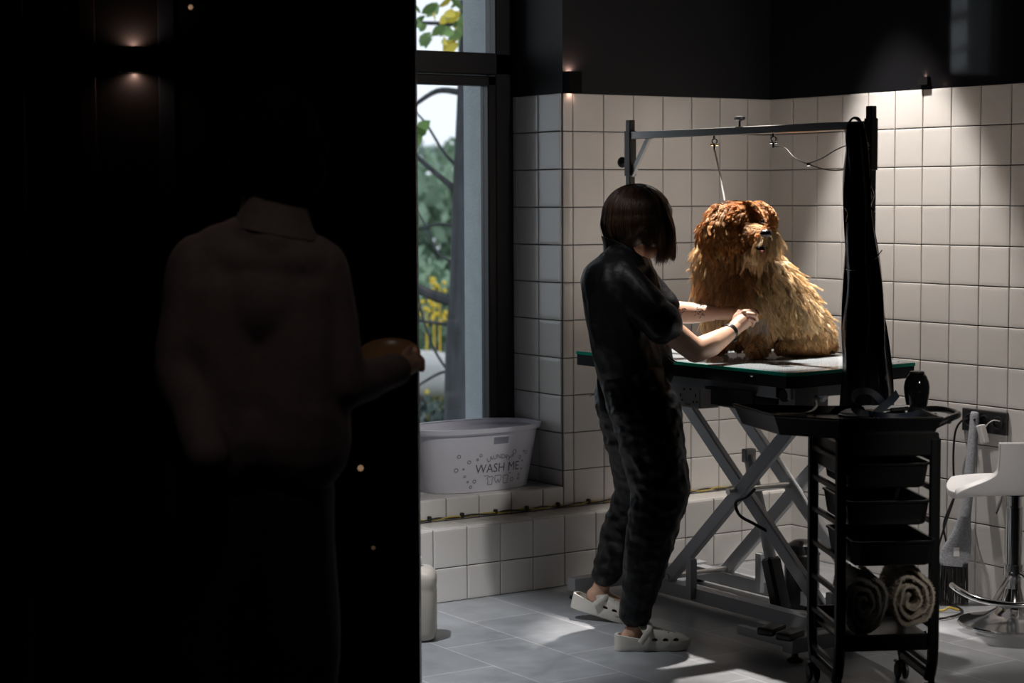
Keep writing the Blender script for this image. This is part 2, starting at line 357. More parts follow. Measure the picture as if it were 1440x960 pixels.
tree(None, 12, 'grey tree trunk with bare curving branches just outside the window', [(640, 540, 15), (646, 400, 14), (648, 260, 11), (652, 130, 9), (654, 0, 8)],
     [[(645, 270, 5), (615, 245, 4), (580, 215, 3), (560, 200, 2)], [(648, 130, 5), (615, 128, 4), (580, 150, 3), (560, 165, 2)], [(652, 35, 4), (620, 33, 3), (575, 32, 2.5)],
      [(640, 425, 8), (610, 415, 8), (585, 405, 7), (560, 400, 6)], [(650, 240, 3), (625, 215, 2.2), (600, 175, 1.8), (582, 155, 1.2)], [(645, 320, 2), (620, 315, 2), (585, 322, 1.5)],
      [(640, 370, 2), (615, 355, 1.8), (600, 320, 1.5), (583, 290, 1.2)], [(650, 460, 3), (620, 455, 2.4), (583, 450, 2)], [(650, 520, 2), (620, 524, 2), (583, 545, 1.6)], [(640, 535, 2), (610, 490, 1.8), (590, 430, 1.5), (583, 400, 1.2)]],
     [('leaves', m_leafg, [(600, 0, 655, 75, 26), (582, 175, 595, 205, 10), (582, 60, 600, 10, 6)], .045), ('yellow_leaves', m_leafy, [(625, 30, 655, 72, 8), (600, 0, 650, 30, 5)], .045)])
def bush(u, v, d, r, h, mt, n, label, leafs=.06, name='bush', nm='foliage'):
    c = at(u, v, d); t = empty(name, (c.x, c.y, -1), label, 'bush')
    b = B(); b.tube([(c.x, c.y, -1), (c.x + .05, c.y, c.z)], [.05, .03], 7); b.build('stem', m_bark, t)
    b = B()
    for _ in range(n):
        a = Vector((random.gauss(0, 1), random.gauss(0, 1), random.gauss(0, 1))).normalized() * random.uniform(.6, 1); q = Vector((c.x + a.x * r, c.y + a.y * r, c.z + a.z * h))
        if q.z < -.98: continue
        a = Vector((random.gauss(0, 1), random.gauss(0, 1), random.gauss(0, 1))).normalized(); e = a.orthogonal().normalized(); f = a.cross(e); s_ = leafs * random.uniform(.6, 1.3)
        b.face([b.bm.verts.new(q + e * s_), b.bm.verts.new(q + f * s_ * .5), b.bm.verts.new(q - e * s_), b.bm.verts.new(q - f * s_ * .5)])
    o = b.build(nm, mt, t, smooth=False); o['kind'] = 'stuff'; return t
m_b1 = mat('haze_paled_foliage', (.34, .42, .40), .7, var=.4, scale=1); m_b2 = mat('mixed_green_foliage', (.20, .30, .20), .7, var=.5, scale=1); m_b3 = mat('yellow_flower', (.75, .55, .04), .6)  # the far grey green foliage carries haze in its base colour
bush(585, 430, 30, 3.2, 2.5, m_b1, 5200, 'tall bush far beyond the window, its green paled by painted haze', .16)
bush(650, 420, 26, 2.2, 2.1, m_b2, 4200, 'dark green bush behind the tree trunk outside', .14)
bush(612, 480, 19, 1.2, .8, m_b2, 2400, 'low green bush with leaves outside the window', .08)
for k, (u, v, w_) in enumerate([(610, 420, 9), (632, 450, 12), (600, 440, 10), (640, 490, 9), (618, 400, 8), (592, 545, 8)]):
    b = B(); c = at(u, v, 17)
    for _ in range(9):
        q = c + Vector((random.gauss(0, .05), random.gauss(0, .1), random.gauss(0, .045))); t_ = bmesh.new(); bmesh.ops.create_icosphere(t_, subdivisions=1, radius=.022); b.add(t_, lambda p: q + p)
    b.tube([(c.x, c.y, -1), c], .008, 5)
    o = b.build('flowering_shrub', m_b3); tag(o, ['yellow blossom cluster just under the lowest branch outside', 'yellow blossom cluster beside the trunk at mid height', 'yellow blossom cluster nearest the black edge, mid height', 'low yellow blossom cluster against the trunk foot', 'topmost yellow blossom cluster outside the window', 'lowest yellow blossom cluster outside above the tub rim'][k], 'flowers', 'yellow flower clusters outside the window')
bush(600, 640, 14, 1.0, .40, mat('dark_hedge_leaf', (.06, .09, .08), .7, var=.4, scale=2), 3200, 'low dark hedge just above the far rim of the tub', .05, 'hedge')
t = empty('conifer_tree', (-9.4, 7.6, -1), 'dark conifer mirrored in the glossy black wall above the tiles', 'tree')
b = B(); b.tube([(-9.4, 7.6, -1), (-9.3, 7.6, 5.6)], [.16, .05], 10); b.build('trunk', m_bark, t)
b = B()
for k in range(15):
    z = 1.4 + k * .28
    for j in range(5):
        a = random.uniform(0, 6.28); l = (1.5 - .055 * k) * random.uniform(.6, 1.1); e = Vector((-9.35 + l * math.cos(a), 7.6 + l * math.sin(a), z - .15 * l)); s_ = Vector((-9.35, 7.6, z)); b.tube([s_, e], [.025, .008], 5)
        for q in range(16):
            c = s_ + (e - s_) * random.uniform(.2, 1); d_ = Vector((random.gauss(0, 1), random.gauss(0, 1), random.gauss(0, .6))).normalized() * random.uniform(.1, .28); f = d_.cross(UP).normalized() * .035
            b.face([b.bm.verts.new(x) for x in (c - f, c + d_, c + f)])
o = b.build('branches', mat('conifer_needles', (.03, .05, .035), .8), t, smooth=False); o['kind'] = 'stuff'
# pale car beyond the window
c = at(604, 515, 17); t = empty('car', (c.x, c.y, -1), 'pale car roof and windscreen seen through the window', 'car')
me = blob([(c - RIGHT * .8, .19, c + RIGHT * .10, .14), (c - RIGHT * .9 - UP * .12, .22, c + RIGHT * .12 - UP * .12, .15), (c - RIGHT * .8 - UP * .15 + AWAY * .8, .2, c - UP * .1 + AWAY * .8, .15)], .05, 4)
link('body', me, mat('pale_car_paint', (.55, .55, .54), .25, coat=.6), t)
for dx in (-.9, -.15):
    b = B(); q = c + RIGHT * dx - UP * 1.0; b.lathe(Vector((q.x, q.y, c.z - .34)) - AWAY * .1, [(0, 0), (.13, 0), (.13, .12), (0, .12)], 20, (RIGHT, UP, AWAY)); b.build('wheel', mat('tyre_rubber', (.02, .02, .02), .8), t)
# ================================================================= LAMPS, MOST BUILT FOR GLASS REFLECTIONS
m_stand_in_lamp = mat('warm_stand_in_lamp_lens', (1, .8, .6), .4, emit=(1, .70, .52), estr=2.5)
def sconce_stand_in(c, nrm, side, w_, h_, dp, label, up_w, dn_w):  # solid lamp put where only a lamp's reflection in glass shows
    t = empty('reflected_sconce', c, label, 'reflected lamp', None); c = V(c); ax = (side, nrm, UP)
    b = B(); hw = w_ / 2; th = .003
    for s_ in (-1, 1): b.box(c + side * s_ * (hw - th / 2) + nrm * dp / 2, (th, dp, h_), ax)
    b.box(c + nrm * (dp - th / 2), (w_ - 2 * th, th, h_), ax); b.box(c + nrm * th / 2, (w_ - 2 * th, th, h_), ax); b.box(c + nrm * dp / 2, (w_ - 2 * th, dp - 2 * th, h_ * .5), ax)
    b.build('stand_in_housing', mat('black_stand_in_sconce_metal', (.004, .004, .004), .8, spec=.1), t, smooth=False)
    for s_, pw in ((1, up_w), (-1, dn_w)):
        if pw <= 0: continue
        b = B(); b.lathe(c + nrm * dp * .5 + UP * s_ * h_ * .27, [(0, 0), (dp * .25, 0), (dp * .25, .004 * s_), (0, .006 * s_)], 16); b.build('lens', m_stand_in_lamp, t)
        l = bpy.data.lights.new('reflected_sconce_light', 'SPOT'); l.energy = pw; l.spot_size = math.radians(170); l.spot_blend = .9; l.shadow_soft_size = .006; l.color = (1, .60, .45)
        o = bpy.data.objects.new('reflected_sconce_light', l); COL.objects.link(o); o.location = c + nrm * dp * .32 + UP * s_ * h_ * .45
        if s_ > 0: o.rotation_euler = (math.pi, 0, 0)
        o.parent = t; o.matrix_parent_inverse = Matrix.Translation(-c)
q = on_part(187, 85); sconce_stand_in(q, -AWAY, RIGHT, .068, .070, .06, 'small black box lamp high on the dark partition, standing in for a lamp reflected in glass', 1.3, 1.1)
q = on(789, 116, 1, 0); sconce_stand_in((CX + .032, -.0, q.z), Vector((0, -1, 0)), Vector((1, 0, 0)), .06, .085, .05, 'small black lamp at the tiled recess corner, standing in for a lamp reflected in glass', 1.0, .06)
q = on(1303, 119, 0, 0); sconce_stand_in((0, q.y, TOP + .030), Vector((-1, 0, 0)), Vector((0, -1, 0)), .05, .03, .022, 'small black lamp above the right wall tiles, standing in for a lamp reflected in glass', .5, 0)
for k, (u, v, d, r, lab) in enumerate([(268, 10, 5.2, .007, 'tiny warm dot standing in for a lamp reflection, at the top beside the left reflected lamp'), (507, 658, 5.2, .009, 'brightest tiny warm dot, standing in for a lamp reflection, low behind the man'),
        (262, 829, 5.25, .005, 'tiny warm bulb at the bottom of the partition below the man\'s back'), (525, 770, 5.25, .006, 'tiny warm dot standing in for a lamp reflection, below the brightest one'), (372, 820, 5.25, .005, 'tiny warm bulb at the bottom of the partition below the man\'s right side')]):
    c = on_part(u, v, r); b = B(); b.lathe(c, [(0, -r), (r * .7, -r * .7), (r, 0), (r * .7, r * .7), (0, r)], 12); o = b.build('small_lamp_dot', mat('dim_lamp_dot_%d' % k, (.1, .06, .03), .4, emit=(1, .62, .36), estr=[.22, .20, .08, .04, .03][k])); tag(o, lab, 'light bulb')  # glowing dots on the partition put in place of warm lamp reflections

# ================================================================= LAUNDRY TUB
BX, BY = -1.385, .185
m_tub = mat('white_translucent_plastic', (.86, .85, .90), .35)
def translucent(m, k, col):
    N, L = m.node_tree.nodes, m.node_tree.links; t = N.new('ShaderNodeBsdfTranslucent'); t.inputs[0].default_value = (*col, 1); x = N.new('ShaderNodeMixShader'); x.inputs[0].default_value = k
    L.new(N['Principled BSDF'].outputs[0], x.inputs[1]); L.new(t.outputs[0], x.inputs[2]); L.new(x.outputs[0], N['Material Output'].inputs[0])
translucent(m_tub, .22, (.75, .75, .82)); m_ink = mat('grey_print_ink', (.12, .12, .15), .6)
tub = empty('laundry_tub', (BX, BY, SILL), 'white oval plastic laundry tub printed WASH ME on the window sill', 'laundry tub')
TH = .252
def tub_pt(th, z, off=0):
    f = z / TH; a = .232 + .048 * f + (.014 if f > .93 else 0) + off; bb = .125 + .035 * f + (.012 if f > .93 else 0) + off; e = .82
    c, s_ = math.cos(th), math.sin(th); return Vector((BX + a * math.copysign(abs(c) ** e, c), BY + bb * math.copysign(abs(s_) ** e, s_), SILL + .002 + z))
def front_pt(x, z, off=.0012):     # point on the tub's front at signed distance x from its middle
    f = z / TH; a = .232 + .048 * f + off; bb = .125 + .035 * f + off; e = .82; c = max(-1, min(1, (abs(x) / a))) ** (1 / e); s_ = math.sqrt(max(0, 1 - c * c)); return Vector((BX + x, BY - bb * s_ ** e, SILL + .002 + z))
HX, HZ, HW, HH = .035, .200, .046, .014
b = B(); nu = 120; zs = [0, .01, .05, .1, .14, HZ - HH, HZ + HH, TH * .90, TH * .932, TH * .98, TH]; g = []
for z in zs: g.append([b.bm.verts.new(tub_pt(6.28318 * i / nu, z)) for i in range(nu)])
inner = [[b.bm.verts.new(tub_pt(6.28318 * i / nu, max(z, .004), -.003 if z < TH else -.012)) for i in range(nu)] for z in zs]
for j in range(len(zs) - 1):
    for i in range(nu):
        k = (i + 1) % nu; m_ = (g[j][i].co + g[j][k].co) / 2
        if zs[j] == HZ - HH and m_.y < BY and abs(m_.x - BX - HX) < HW:
            b.face([g[j][i], g[j][k], inner[j][k], inner[j][i]]); b.face([g[j + 1][i], g[j + 1][k], inner[j + 1][k], inner[j + 1][i]]); continue
        b.face([g[j][i], g[j][k], g[j + 1][k], g[j + 1][i]]); b.face([inner[j][i], inner[j + 1][i], inner[j + 1][k], inner[j][k]])
for i in range(nu): b.face([g[-1][i], g[-1][(i + 1) % nu], inner[-1][(i + 1) % nu], inner[-1][i]])
b.face(g[0]); b.face(inner[0]); b.build('tub_body', m_tub, tub)
def wrap_text(txt, size, x0, z0, arc=0, sx=1, bold=0):
    me = text_mesh(txt, size); bm = bmesh.new(); bm.from_mesh(me)
    bmesh.ops.triangulate(bm, faces=bm.faces[:])
    for v in bm.verts:
        x, y = v.co.x * sx, v.co.y
        if arc: a = x / arc; x, y = (arc + y) * math.sin(a), (arc + y) * math.cos(a) - arc
        v.co = front_pt(x0 + x, z0 + y)
    out = bpy.data.meshes.new('t'); bm.to_mesh(out); bm.free(); o = link('lettering', out, m_ink, tub, smooth=False); return o
TX = .030
wrap_text('WASH ME', .050, TX, .090, sx=.95); wrap_text('LAUNDRY', .0255, TX, .136, arc=.12, sx=1.0)
def ring(b, x, z, r, wd=.0012, n=18, a0=0, a1=6.2832):
    pts = []
    for k in range(n + 1):
        a = a0 + (a1 - a0) * k / n; pts.append(((x + (r + wd) * math.cos(a), z + (r + wd) * math.sin(a)), (x + (r - wd) * math.cos(a), z + (r - wd) * math.sin(a))))
    for p, q in zip(pts, pts[1:]): b.face([b.bm.verts.new(front_pt(*c)) for c in (p[0], q[0], q[1], p[1])])
def line(b, pts, wd=.0011):
    for (x0, z0), (x1, z1) in zip(pts, pts[1:]):
        dx, dz = x1 - x0, z1 - z0; l = math.hypot(dx, dz) or 1; nx, nz = -dz / l * wd, dx / l * wd
        b.face([b.bm.verts.new(front_pt(*c)) for c in ((x0 + nx, z0 + nz), (x1 + nx, z1 + nz), (x1 - nx, z1 - nz), (x0 - nx, z0 - nz))])
b = B()
for x, z, r in [(-.05, .135, .006), (-.02, .113, .006), (-.055, .085, .007), (-.03, .06, .004), (.005, .12, .004), (.015, .135, .005), (.045, .128, .010), (.035, .113, .006), (.10, .135, .004), (.128, .138, .008), (.122, .125, .004), (.15, .115, .006), (.162, .10, .003), (.165, .135, .004), (.175, .13, .006),
                (-.035, .088, .003), (.13, .065, .004), (.15, .05, .004), (.125, .035, .007), (.0, .04, .006), (-.02, .04, .003), (.16, .07, .003), (-.01, .02, .005), (.15, .035, .005)]:
    if not (abs((x - .075) * 1.55) < .105 and .062 < z * 1.08 < .16 and abs((x - .075) * 1.55) < (.115 if z * 1.08 < .112 else .062)): ring(b, TX + (x - .075) * 1.42, z * 1.08, r * 1.05)
line(b, [(TX - .065, .062), (TX + .065, .064)])
for x in (TX - .036, TX + .038):
    line(b, [(x - .006, .060), (x - .015, .052), (x - .010, .046), (x - .010, .026), (x + .010, .026), (x + .010, .046), (x + .015, .052), (x + .006, .060), (x, .054), (x - .006, .060)])
line(b, [(TX - .014, .060), (TX + .015, .060), (TX + .015, .042), (TX + .006, .030), (TX + .001, .044), (TX - .005, .030), (TX - .014, .042), (TX - .014, .060)])
b.build('printed_pattern', m_ink, tub, smooth=False)

# ================================================================= CABLES AND CLIPS ALONG THE LEDGE
lz = LEDGE + .012
def wig(x, ph, amp=.004): return Vector((x, -.013 - .004 * math.sin(x * 30 + ph), lz + amp * math.sin(x * 38 + ph)))
b = B(); b.tube([wig(-2.3 + .03 * k, 0) for k in range(74)], .0024, 8); o = b.build('cable', mat('yellow_cable_sheath', (.45, .33, .03), .45)); tag(o, 'yellow cable running along the back of the tiled ledge', 'cable')
b = B(); b.tube([wig(-2.3 + .03 * k, 2.6) for k in range(74)], .003, 8); o = b.build('black_cable', mat('black_cable_sheath', (.015, .013, .012), .45)); tag(o, 'black cable twisted with the yellow one along the tiled ledge', 'cable')
for k, (u, v) in enumerate([(604, 727), (650, 723), (697, 717), (741, 713), (785, 709), (828, 705), (875, 699)]):
    p = on(u, v, 1, -.012); b = B(); b.box((p.x, -.010, lz + .004), (.015, .018, .020), None, .003); o = b.build('cable_clip', mat('black_clip_plastic', (.01, .01, .01), .5))
    tag(o, 'black cable clip on the tiled ledge, number %s from the left' % ['one', 'two', 'three', 'four', 'five', 'six', 'seven'][k] if 0 else ['leftmost black cable clip on the ledge, beside the black partition edge', 'black cable clip on the ledge below the printed T-shirts side of the tub', 'black cable clip on the ledge below the middle of WASH ME', 'black cable clip on the ledge below the right end of the tub', 'black cable clip on the ledge below the recess corner', 'black cable clip on the ledge just left of the groomer', 'rightmost visible black cable clip, close to the groomer\'s trousers'][k], 'cable clip', 'cable clips along the ledge')

# ================================================================= JERRY CAN
p = on(572, 897, 2, 0)
jug = empty('jerry_can', (p.x, p.y, 0), 'cream white plastic jerry can on the floor at the black edge', 'jerry can'); J = Vector((p.x, p.y, 0))
b = B(); prof = [(.80, 0), (.97, .012), (1, .03), (1, .17), (.985, .18), (1, .19), (1, .215), (.95, .235), (.80, .247), (.4, .256), (0, .258)]
def jp(a, k):
    f, z = prof[k]; c, s_ = math.cos(a), math.sin(a); return J + RIGHT * (.105 * f * math.copysign(abs(c) ** .45, c)) + AWAY * (.08 * f * math.copysign(abs(s_) ** .45, s_)) + UP * z
rr = [[b.bm.verts.new(jp(6.28318 * i / 40, k)) for i in range(40)] for k in range(len(prof) - 1)]; tp = b.bm.verts.new(J + UP * .258)
for A, Q in zip(rr, rr[1:]):
    for i in range(40): b.face([A[i], A[(i + 1) % 40], Q[(i + 1) % 40], Q[i]])
for i in range(40): b.face([rr[-1][i], rr[-1][(i + 1) % 40], tp])
b.face(rr[0][::-1]); b.build('can_body', mat('cream_plastic', (.46, .43, .38), .35, sss=.1), jug, auto=60)
b = B(); b.lathe(J + UP * .255 + RIGHT * .035, [(0, .03), (.018, .03), (.02, .027), (.02, 0)], 20); b.build('cap', mat('white_cap', (.75, .73, .7), .4), jug)
b = B(); b.tube(spline([J + UP * .245 - RIGHT * .06, J + UP * .285 - RIGHT * .045, J + UP * .29, J + UP * .25 + RIGHT * .005], 6), .009, 10); b.build('handle', MATS['cream_plastic'], jug)

# ================================================================= GROOMING TABLE
m_steel = mat('brushed_steel', (.60, .59, .58), .3, metal=1); m_grey = mat('grey_painted_steel', (.46, .47, .49), .45, spec=.4); m_blk = mat('black_plastic', (.012, .012, .013), .35)
m_glass_g = mat('green_glass_edge', (.03, .62, .42), .12, spec=.6, coat=.5); m_glass_t = mat('pale_glass_top', (.60, .66, .69), .06, spec=.8, coat=.6)
TZ = .95; GL, GF, GR, GB = Vector((-1.327, -.42, TZ)), Vector((-1.305, -1.620, TZ)), Vector((-.665, -1.555, TZ)), Vector((-.68, -.37, TZ))
tab = empty('grooming_table', (-1.0, -1.0, 0), 'glass topped grooming table on grey scissor lift legs', 'grooming table')
def chamf(pts, r):
    out = []
    for i, p in enumerate(pts):
        a, c = pts[i - 1], pts[(i + 1) % len(pts)]; out += [p + (a - p).normalized() * r, p + (c - p).normalized() * r]
    return out
def inset(pts, k):
    c = sum(pts, Vector()) / len(pts); return [p + (c - p).normalized() * k for p in pts]
gp = chamf([GL, GF, GR, GB], .025)
b = B(); b.prism([p - UP * .012 for p in gp], UP * .0105); b.build('glass_edge', m_glass_g, tab, smooth=False)
b = B(); b.prism([p - UP * .0015 for p in inset(gp, .003)], UP * .0015); b.build('tabletop', m_glass_t, tab, smooth=False)
b = B()                                                     # thin dark line printed under the glass
q = inset(gp, .055); q2 = inset(gp, .061)
for i in range(len(q)): b.face([b.bm.verts.new(x + UP * .0004) for x in (q[i], q[(i + 1) % len(q)], q2[(i + 1) % len(q)], q2[i])])
b.build('border_line', mat('dark_blue_line', (.06, .07, .12), .3), tab, smooth=False)
b = B(); fr = inset(gp, .004); b.prism([p - UP * .052 for p in fr], UP * .0395); b.build('top_frame', mat('dark_steel_frame', (.045, .048, .055), .3, metal=.6), tab, smooth=False)
b = B(); 
for x in (-1.20, -.80): b.box((x, -1.0, TZ - .075), (.06, 1.06, .05), None, .003)
for y in (-.52, -1.48): b.box((-1.0, y, TZ - .075), (.46, .05, .05), None, .003)
b.build('sub_frame', m_grey, tab, smooth=False)
# scissor lift
def arm(X, y0, z0, y1, z1): b = B(); b.beam((X, y0, z0), (X, y1, z1), .028, .052, bev=.004); return b.build('scissor_arm', m_grey, tab, smooth=False)
for X, dx in ((-.985, .032), (-.70, -.032)):
    arm(X, -.55, .06, -1.42, .86); arm(X + dx, -.50, .86, -1.40, .09)
b = B(); b.tube([(-1.035, -.975, .462), (-.66, -.975, .462)], .012, 12); b.build('pivot_bar', m_steel, tab)
for p in ((-.58, .085), (-1.38, .11), (-.54, .83)): b = B(); b.tube([(-1.005, p[0], p[1]), (-.68, p[0], p[1])], .011, 12); b.build('cross_bar', m_steel, tab)
b = B()
for X in (-.985, -.70): b.beam((X, -.36, .045), (X, -1.60, .045), .05, .05)
for y in (-.37, -1.60): b.beam((-1.30, y, .055), (-.66, y, .055), .05, .05, bev=.002)
b.beam((-1.285, -1.62, .06), (-1.285, -1.34, .06), .02, .03); b.beam((-1.20, -1.62, .06), (-1.20, -1.34, .06), .02, .03); b.box((-1.24, -1.47, .052), (.09, .28, .006))
b.build('base_frame', m_grey, tab, smooth=False)
for X, y in ((-.985, -.74), (-.985, -1.50), (-.70, -.80), (-.70, -1.45)): b = B(); b.box((X - .028, y, .105), (.03, .032, .15), None, .002); b.build('guide_post', m_grey, tab, smooth=False)
for x, y in ((-1.275, -1.61), (-1.275, -.37), (-.68, -1.60), (-.68, -.37)):
    b = B(); b.lathe((x, y, 0), [(0, 0), (.026, 0), (.027, .008), (.012, .016), (.009, .034), (0, .034)], 20); b.build('levelling_foot', m_blk, tab)
for (u, v), lab in (((1085, 886), 0), ((1111, 893), 0)):
    p = on(u, v, 2, .085); b = B(); b.box((p.x, p.y, .088), (.10, .060, .028), (Vector((.94, .34, 0)), Vector((-.34, .94, 0)), UP), .008, 2); b.build('foot_pedal', mat('black_rubber', (.010, .010, .011), .4), tab)
# actuator
a0_, a1_ = on(1100, 862, 0, -.86), on(1053, 640, 0, -.86)
b = B(); b.beam(a0_, a1_ * .35 + a0_ * .65, .062, .055, bev=.010); b.build('motor_housing', m_blk, tab)
b = B(); b.tube([a0_, a1_], .021, 14); b.box(a1_, (.05, .03, .05), None, .004); b.build('actuator_rod', m_grey, tab)
b = B(); b.tube(spline([on(1062, 687, 0, -1.03), on(1050, 698, 0, -1.05), on(1035, 706, 0, -1.05), on(1040, 724, 0, -1.05), on(1060, 736, 0, -1.0), on(1085, 750, 0, -.95)], 8), .006, 8); b.build('power_cable', m_blk, tab)
# sockets, drawers and control dial hanging under the top
def hang(u0, v0, u1, v1, X, dp, m_, name, bev=.004):
    a, c = on(u0, v0, 0, X), on(u1, v1, 0, X); b = B(); b.box((X + dp / 2, (a.y + c.y) / 2, (a.z + c.z) / 2), (dp, abs(a.y - c.y), abs(a.z - c.z)), None, bev); return b.build(name, m_, tab), a, c
sb, a, c = hang(940, 536, 984, 575, -1.22, .09, mat('pale_grey_socket_plastic', (.42, .40, .38), .5), 'socket_box')
b = B()
for u, v, su, sv in ((962, 547, 3, 2.4), (971, 547, 3, 2.4), (957, 555, 1.6, 5), (978, 556, 1.6, 5), (959, 562, 2.2, 2.6), (975, 565, 2.2, 2.6), (980, 565, 2.2, 2.6)):
    p = on(u, v, 0, -1.2215); b.box(p, (.002, su / 400, sv / 400))
b.build('socket_hole', mat('dark_socket_hole', (.01, .01, .01), .6), sb, smooth=False)
b = B(); p = on(967, 568, 0, -1.2215); b.box(p, (.002, .026, .005)); b.build('orange_mark', mat('orange_print', (.35, .12, .03), .6), sb, smooth=False)
dr, a, c = hang(998, 543, 1060, 578, -1.24, .22, m_blk, 'drawer', .006)
b = B(); b.box((-1.245, (a.y + c.y) / 2, a.z - .004), (.016, abs(a.y - c.y) + .02, .010)); b.build('drawer_rim', m_blk, dr, smooth=False)
hang(1062, 556, 1100, 580, -1.05, .15, m_blk, 'cable_box')
h_, a, c = hang(1094, 541, 1119, 575, -1.22, .10, mat('grey_control_box', (.30, .30, .30), .45), 'control_box')
p = on(1105, 556, 0, -1.22); b = B(); b.lathe(p, [(0, .012), (.020, .012), (.022, .008), (.022, 0)], 24, (Vector((0, 1, 0)), UP, Vector((-1, 0, 0)))); b.build('dial', m_blk, h_)
b = B(); p = on(1135, 560, 0, -1.0); b.box(p, (.1, .12, .10), None, .01); b.build('motor_cover', mat('grey_motor_cover', (.28, .28, .28), .5), tab)
b = B(); p = on(830, 560, 0, -1.28); b.box(p + Vector((.06, 0, 0)), (.05, .03, .06), None, .003); b.tube([p + UP * .01, p + Vector((.05, 0, .01))], .006, 10); b.build('clamp_screw', m_steel, tab)
b = B()
for u, v in ((1048, 536), (1050, 529)): b.tube([on(u, v + 2, 0, -1.318), on(u, v + 2, 0, -1.308)], .005, 10)
b.build('bolt', m_steel, tab)

# ================================================================= GROOMING ARM (H bar)
arm_o = empty('leash_stand', (-1.0, -1.0, TZ - .05), 'dark steel overhead grooming bar clamped to both table ends', 'leash stand')
m_dsteel = mat('dark_polished_steel', (.16, .155, .15), .26, metal=1)
PL = Vector((-1.045, -.405, 0)); PR = Vector((-.985, -1.640, 0)); dcr = (PR - PL).normalized(); sx = dcr.cross(UP)
zl = at(890, 169, depth((PL.x, PL.y, 1.8))).z; zr = at(1215, 149, depth((PR.x, PR.y, 1.8))).z
for P_, z_ in ((PL, zl), (PR, zr)):
    b = B(); b.box((P_.x, P_.y, (z_ + .86) / 2), (.026, .026, z_ - .86), (dcr, sx, UP), .002)
    b.build('post', m_dsteel, arm_o, smooth=False)
    b = B(); b.box((P_.x, P_.y, z_ - .125), (.033, .033, .17), (dcr, sx, UP), .002); b.build('sliding_sleeve', m_dsteel, arm_o, smooth=False)
    b = B(); s_ = 1 if P_ is PL else -1; q = P_ + UP * .93 + dcr * .015 * s_
    b.box(P_ + UP * .90 + dcr * .02 * s_ , (.07, .05, .012), (dcr, sx, UP)); b.box(P_ + UP * .955 + dcr * .03 * s_, (.06, .05, .008), (dcr, sx, UP)); b.build('clamp', m_dsteel, arm_o, smooth=False)
zb = zl - .058
b = B(); b.beam(PL + UP * zb, PR + UP * (zb + .0), .024, .028, bev=.002); b.build('crossbar', m_steel, arm_o, smooth=False)
for P_, s_ in ((PL, 1), (PR, -1)):
    b = B(); b.beam(P_ + dcr * .11 * s_ + UP * (zb - .01), P_ + dcr * .01 * s_ + UP * (zb - .15), .014, .02, bev=.001); b.build('brace', m_steel, arm_o, smooth=False)
def knob(c, d, name='knob'):
    d = d.normalized(); x = d.orthogonal().normalized(); y = d.cross(x); b = B(); b.lathe(c, [(.004, 0), (.004, .022), (.010, .024), (.019, .027), (.021, .031), (.019, .037), (.010, .040), (0, .040)], 20, (x, y, d)); b.build(name, m_blk, arm_o)
mid = PL + (PR - PL) * .49 + UP * (zb + .012); knob(mid, UP); knob(PL + UP * (zb - .10) - dcr * .017 - sx * .0, -dcr); 
# leash down to the dog
def on_bar(u): # point under the crossbar at picture column u
    best = min((abs((lambda q: 720 + FPX * (ROT @ (np.array(q) - CAM))[0] / -(ROT @ (np.array(q) - CAM))[2])(PL + (PR - PL) * t_ + UP * zb) - u), t_) for t_ in np.linspace(0, 1, 400)); return PL + (PR - PL) * best[1] + UP * (zb - .014)
m_web = mat('black_leather_strap', (.02, .018, .018), .3); m_chain = mat('chrome', (.72, .72, .72), .12, metal=1)
def hook(p, par):
    b = B(); b.tube([p + Vector((0, 0, 0)), p - UP * .012], .005, 10); b.tube([p - UP * .02 + RIGHT * .009 * math.cos(k * .5236) + UP * .009 * math.sin(k * .5236) for k in range(12)], .0026, 8, closed=True)
    b.tube([p - UP * .03 , p - UP * .05], [.006, .004], 8); b.box(p - UP * .032, (.03, .008, .008), (RIGHT, AWAY, UP), .002); return b.build('snap_hook', m_chain, par)
h0 = on_bar(1005); l1 = empty('dog_leash', h0, 'shiny thin leash running from the crossbar down to the dog\'s neck', 'leash')
e = at(1019, 282, depth(h0) - .10)
hook(h0, l1)
b = B(); b.tube([h0 - UP * .05, h0 * .5 + e * .5 - UP * .02 + RIGHT * .002, e], .0036, 8, flat=.6); b.build('strap', mat('pale_wet_leash', (.55, .55, .56), .25, metal=.3), l1)
h1 = on_bar(1088); d1 = depth(h1); l2 = empty('spare_leash', h1, 'black strap leash looping slack from the crossbar to the right post', 'leash'); hook(h1, l2)
b = B(); b.tube(spline([h1 - UP * .045, at(1104, 208, d1), at(1118, 222, d1 - .05), at(1140, 232, d1 - .1), at(1165, 239, d1 - .17), at(1190, 238, d1 - .22), at(1216, 232, 6.36)], 6), .0042, 8, flat=.5)
b.tube(spline([at(1136, 230, d1 - .08), at(1155, 223, d1 - .13), at(1175, 211, d1 - .17), at(1192, 204, d1 - .21), at(1214, 199, 6.34), at(1223, 207, 6.42), at(1216, 212, 6.36)], 6), .0036, 8, flat=.5); b.build('strap', m_web, l2)
b = B(); b.box(at(1137, 231, d1 - .09), (.014, .008, .012), (RIGHT, AWAY, UP), .002); b.build('buckle', m_chain, l2)

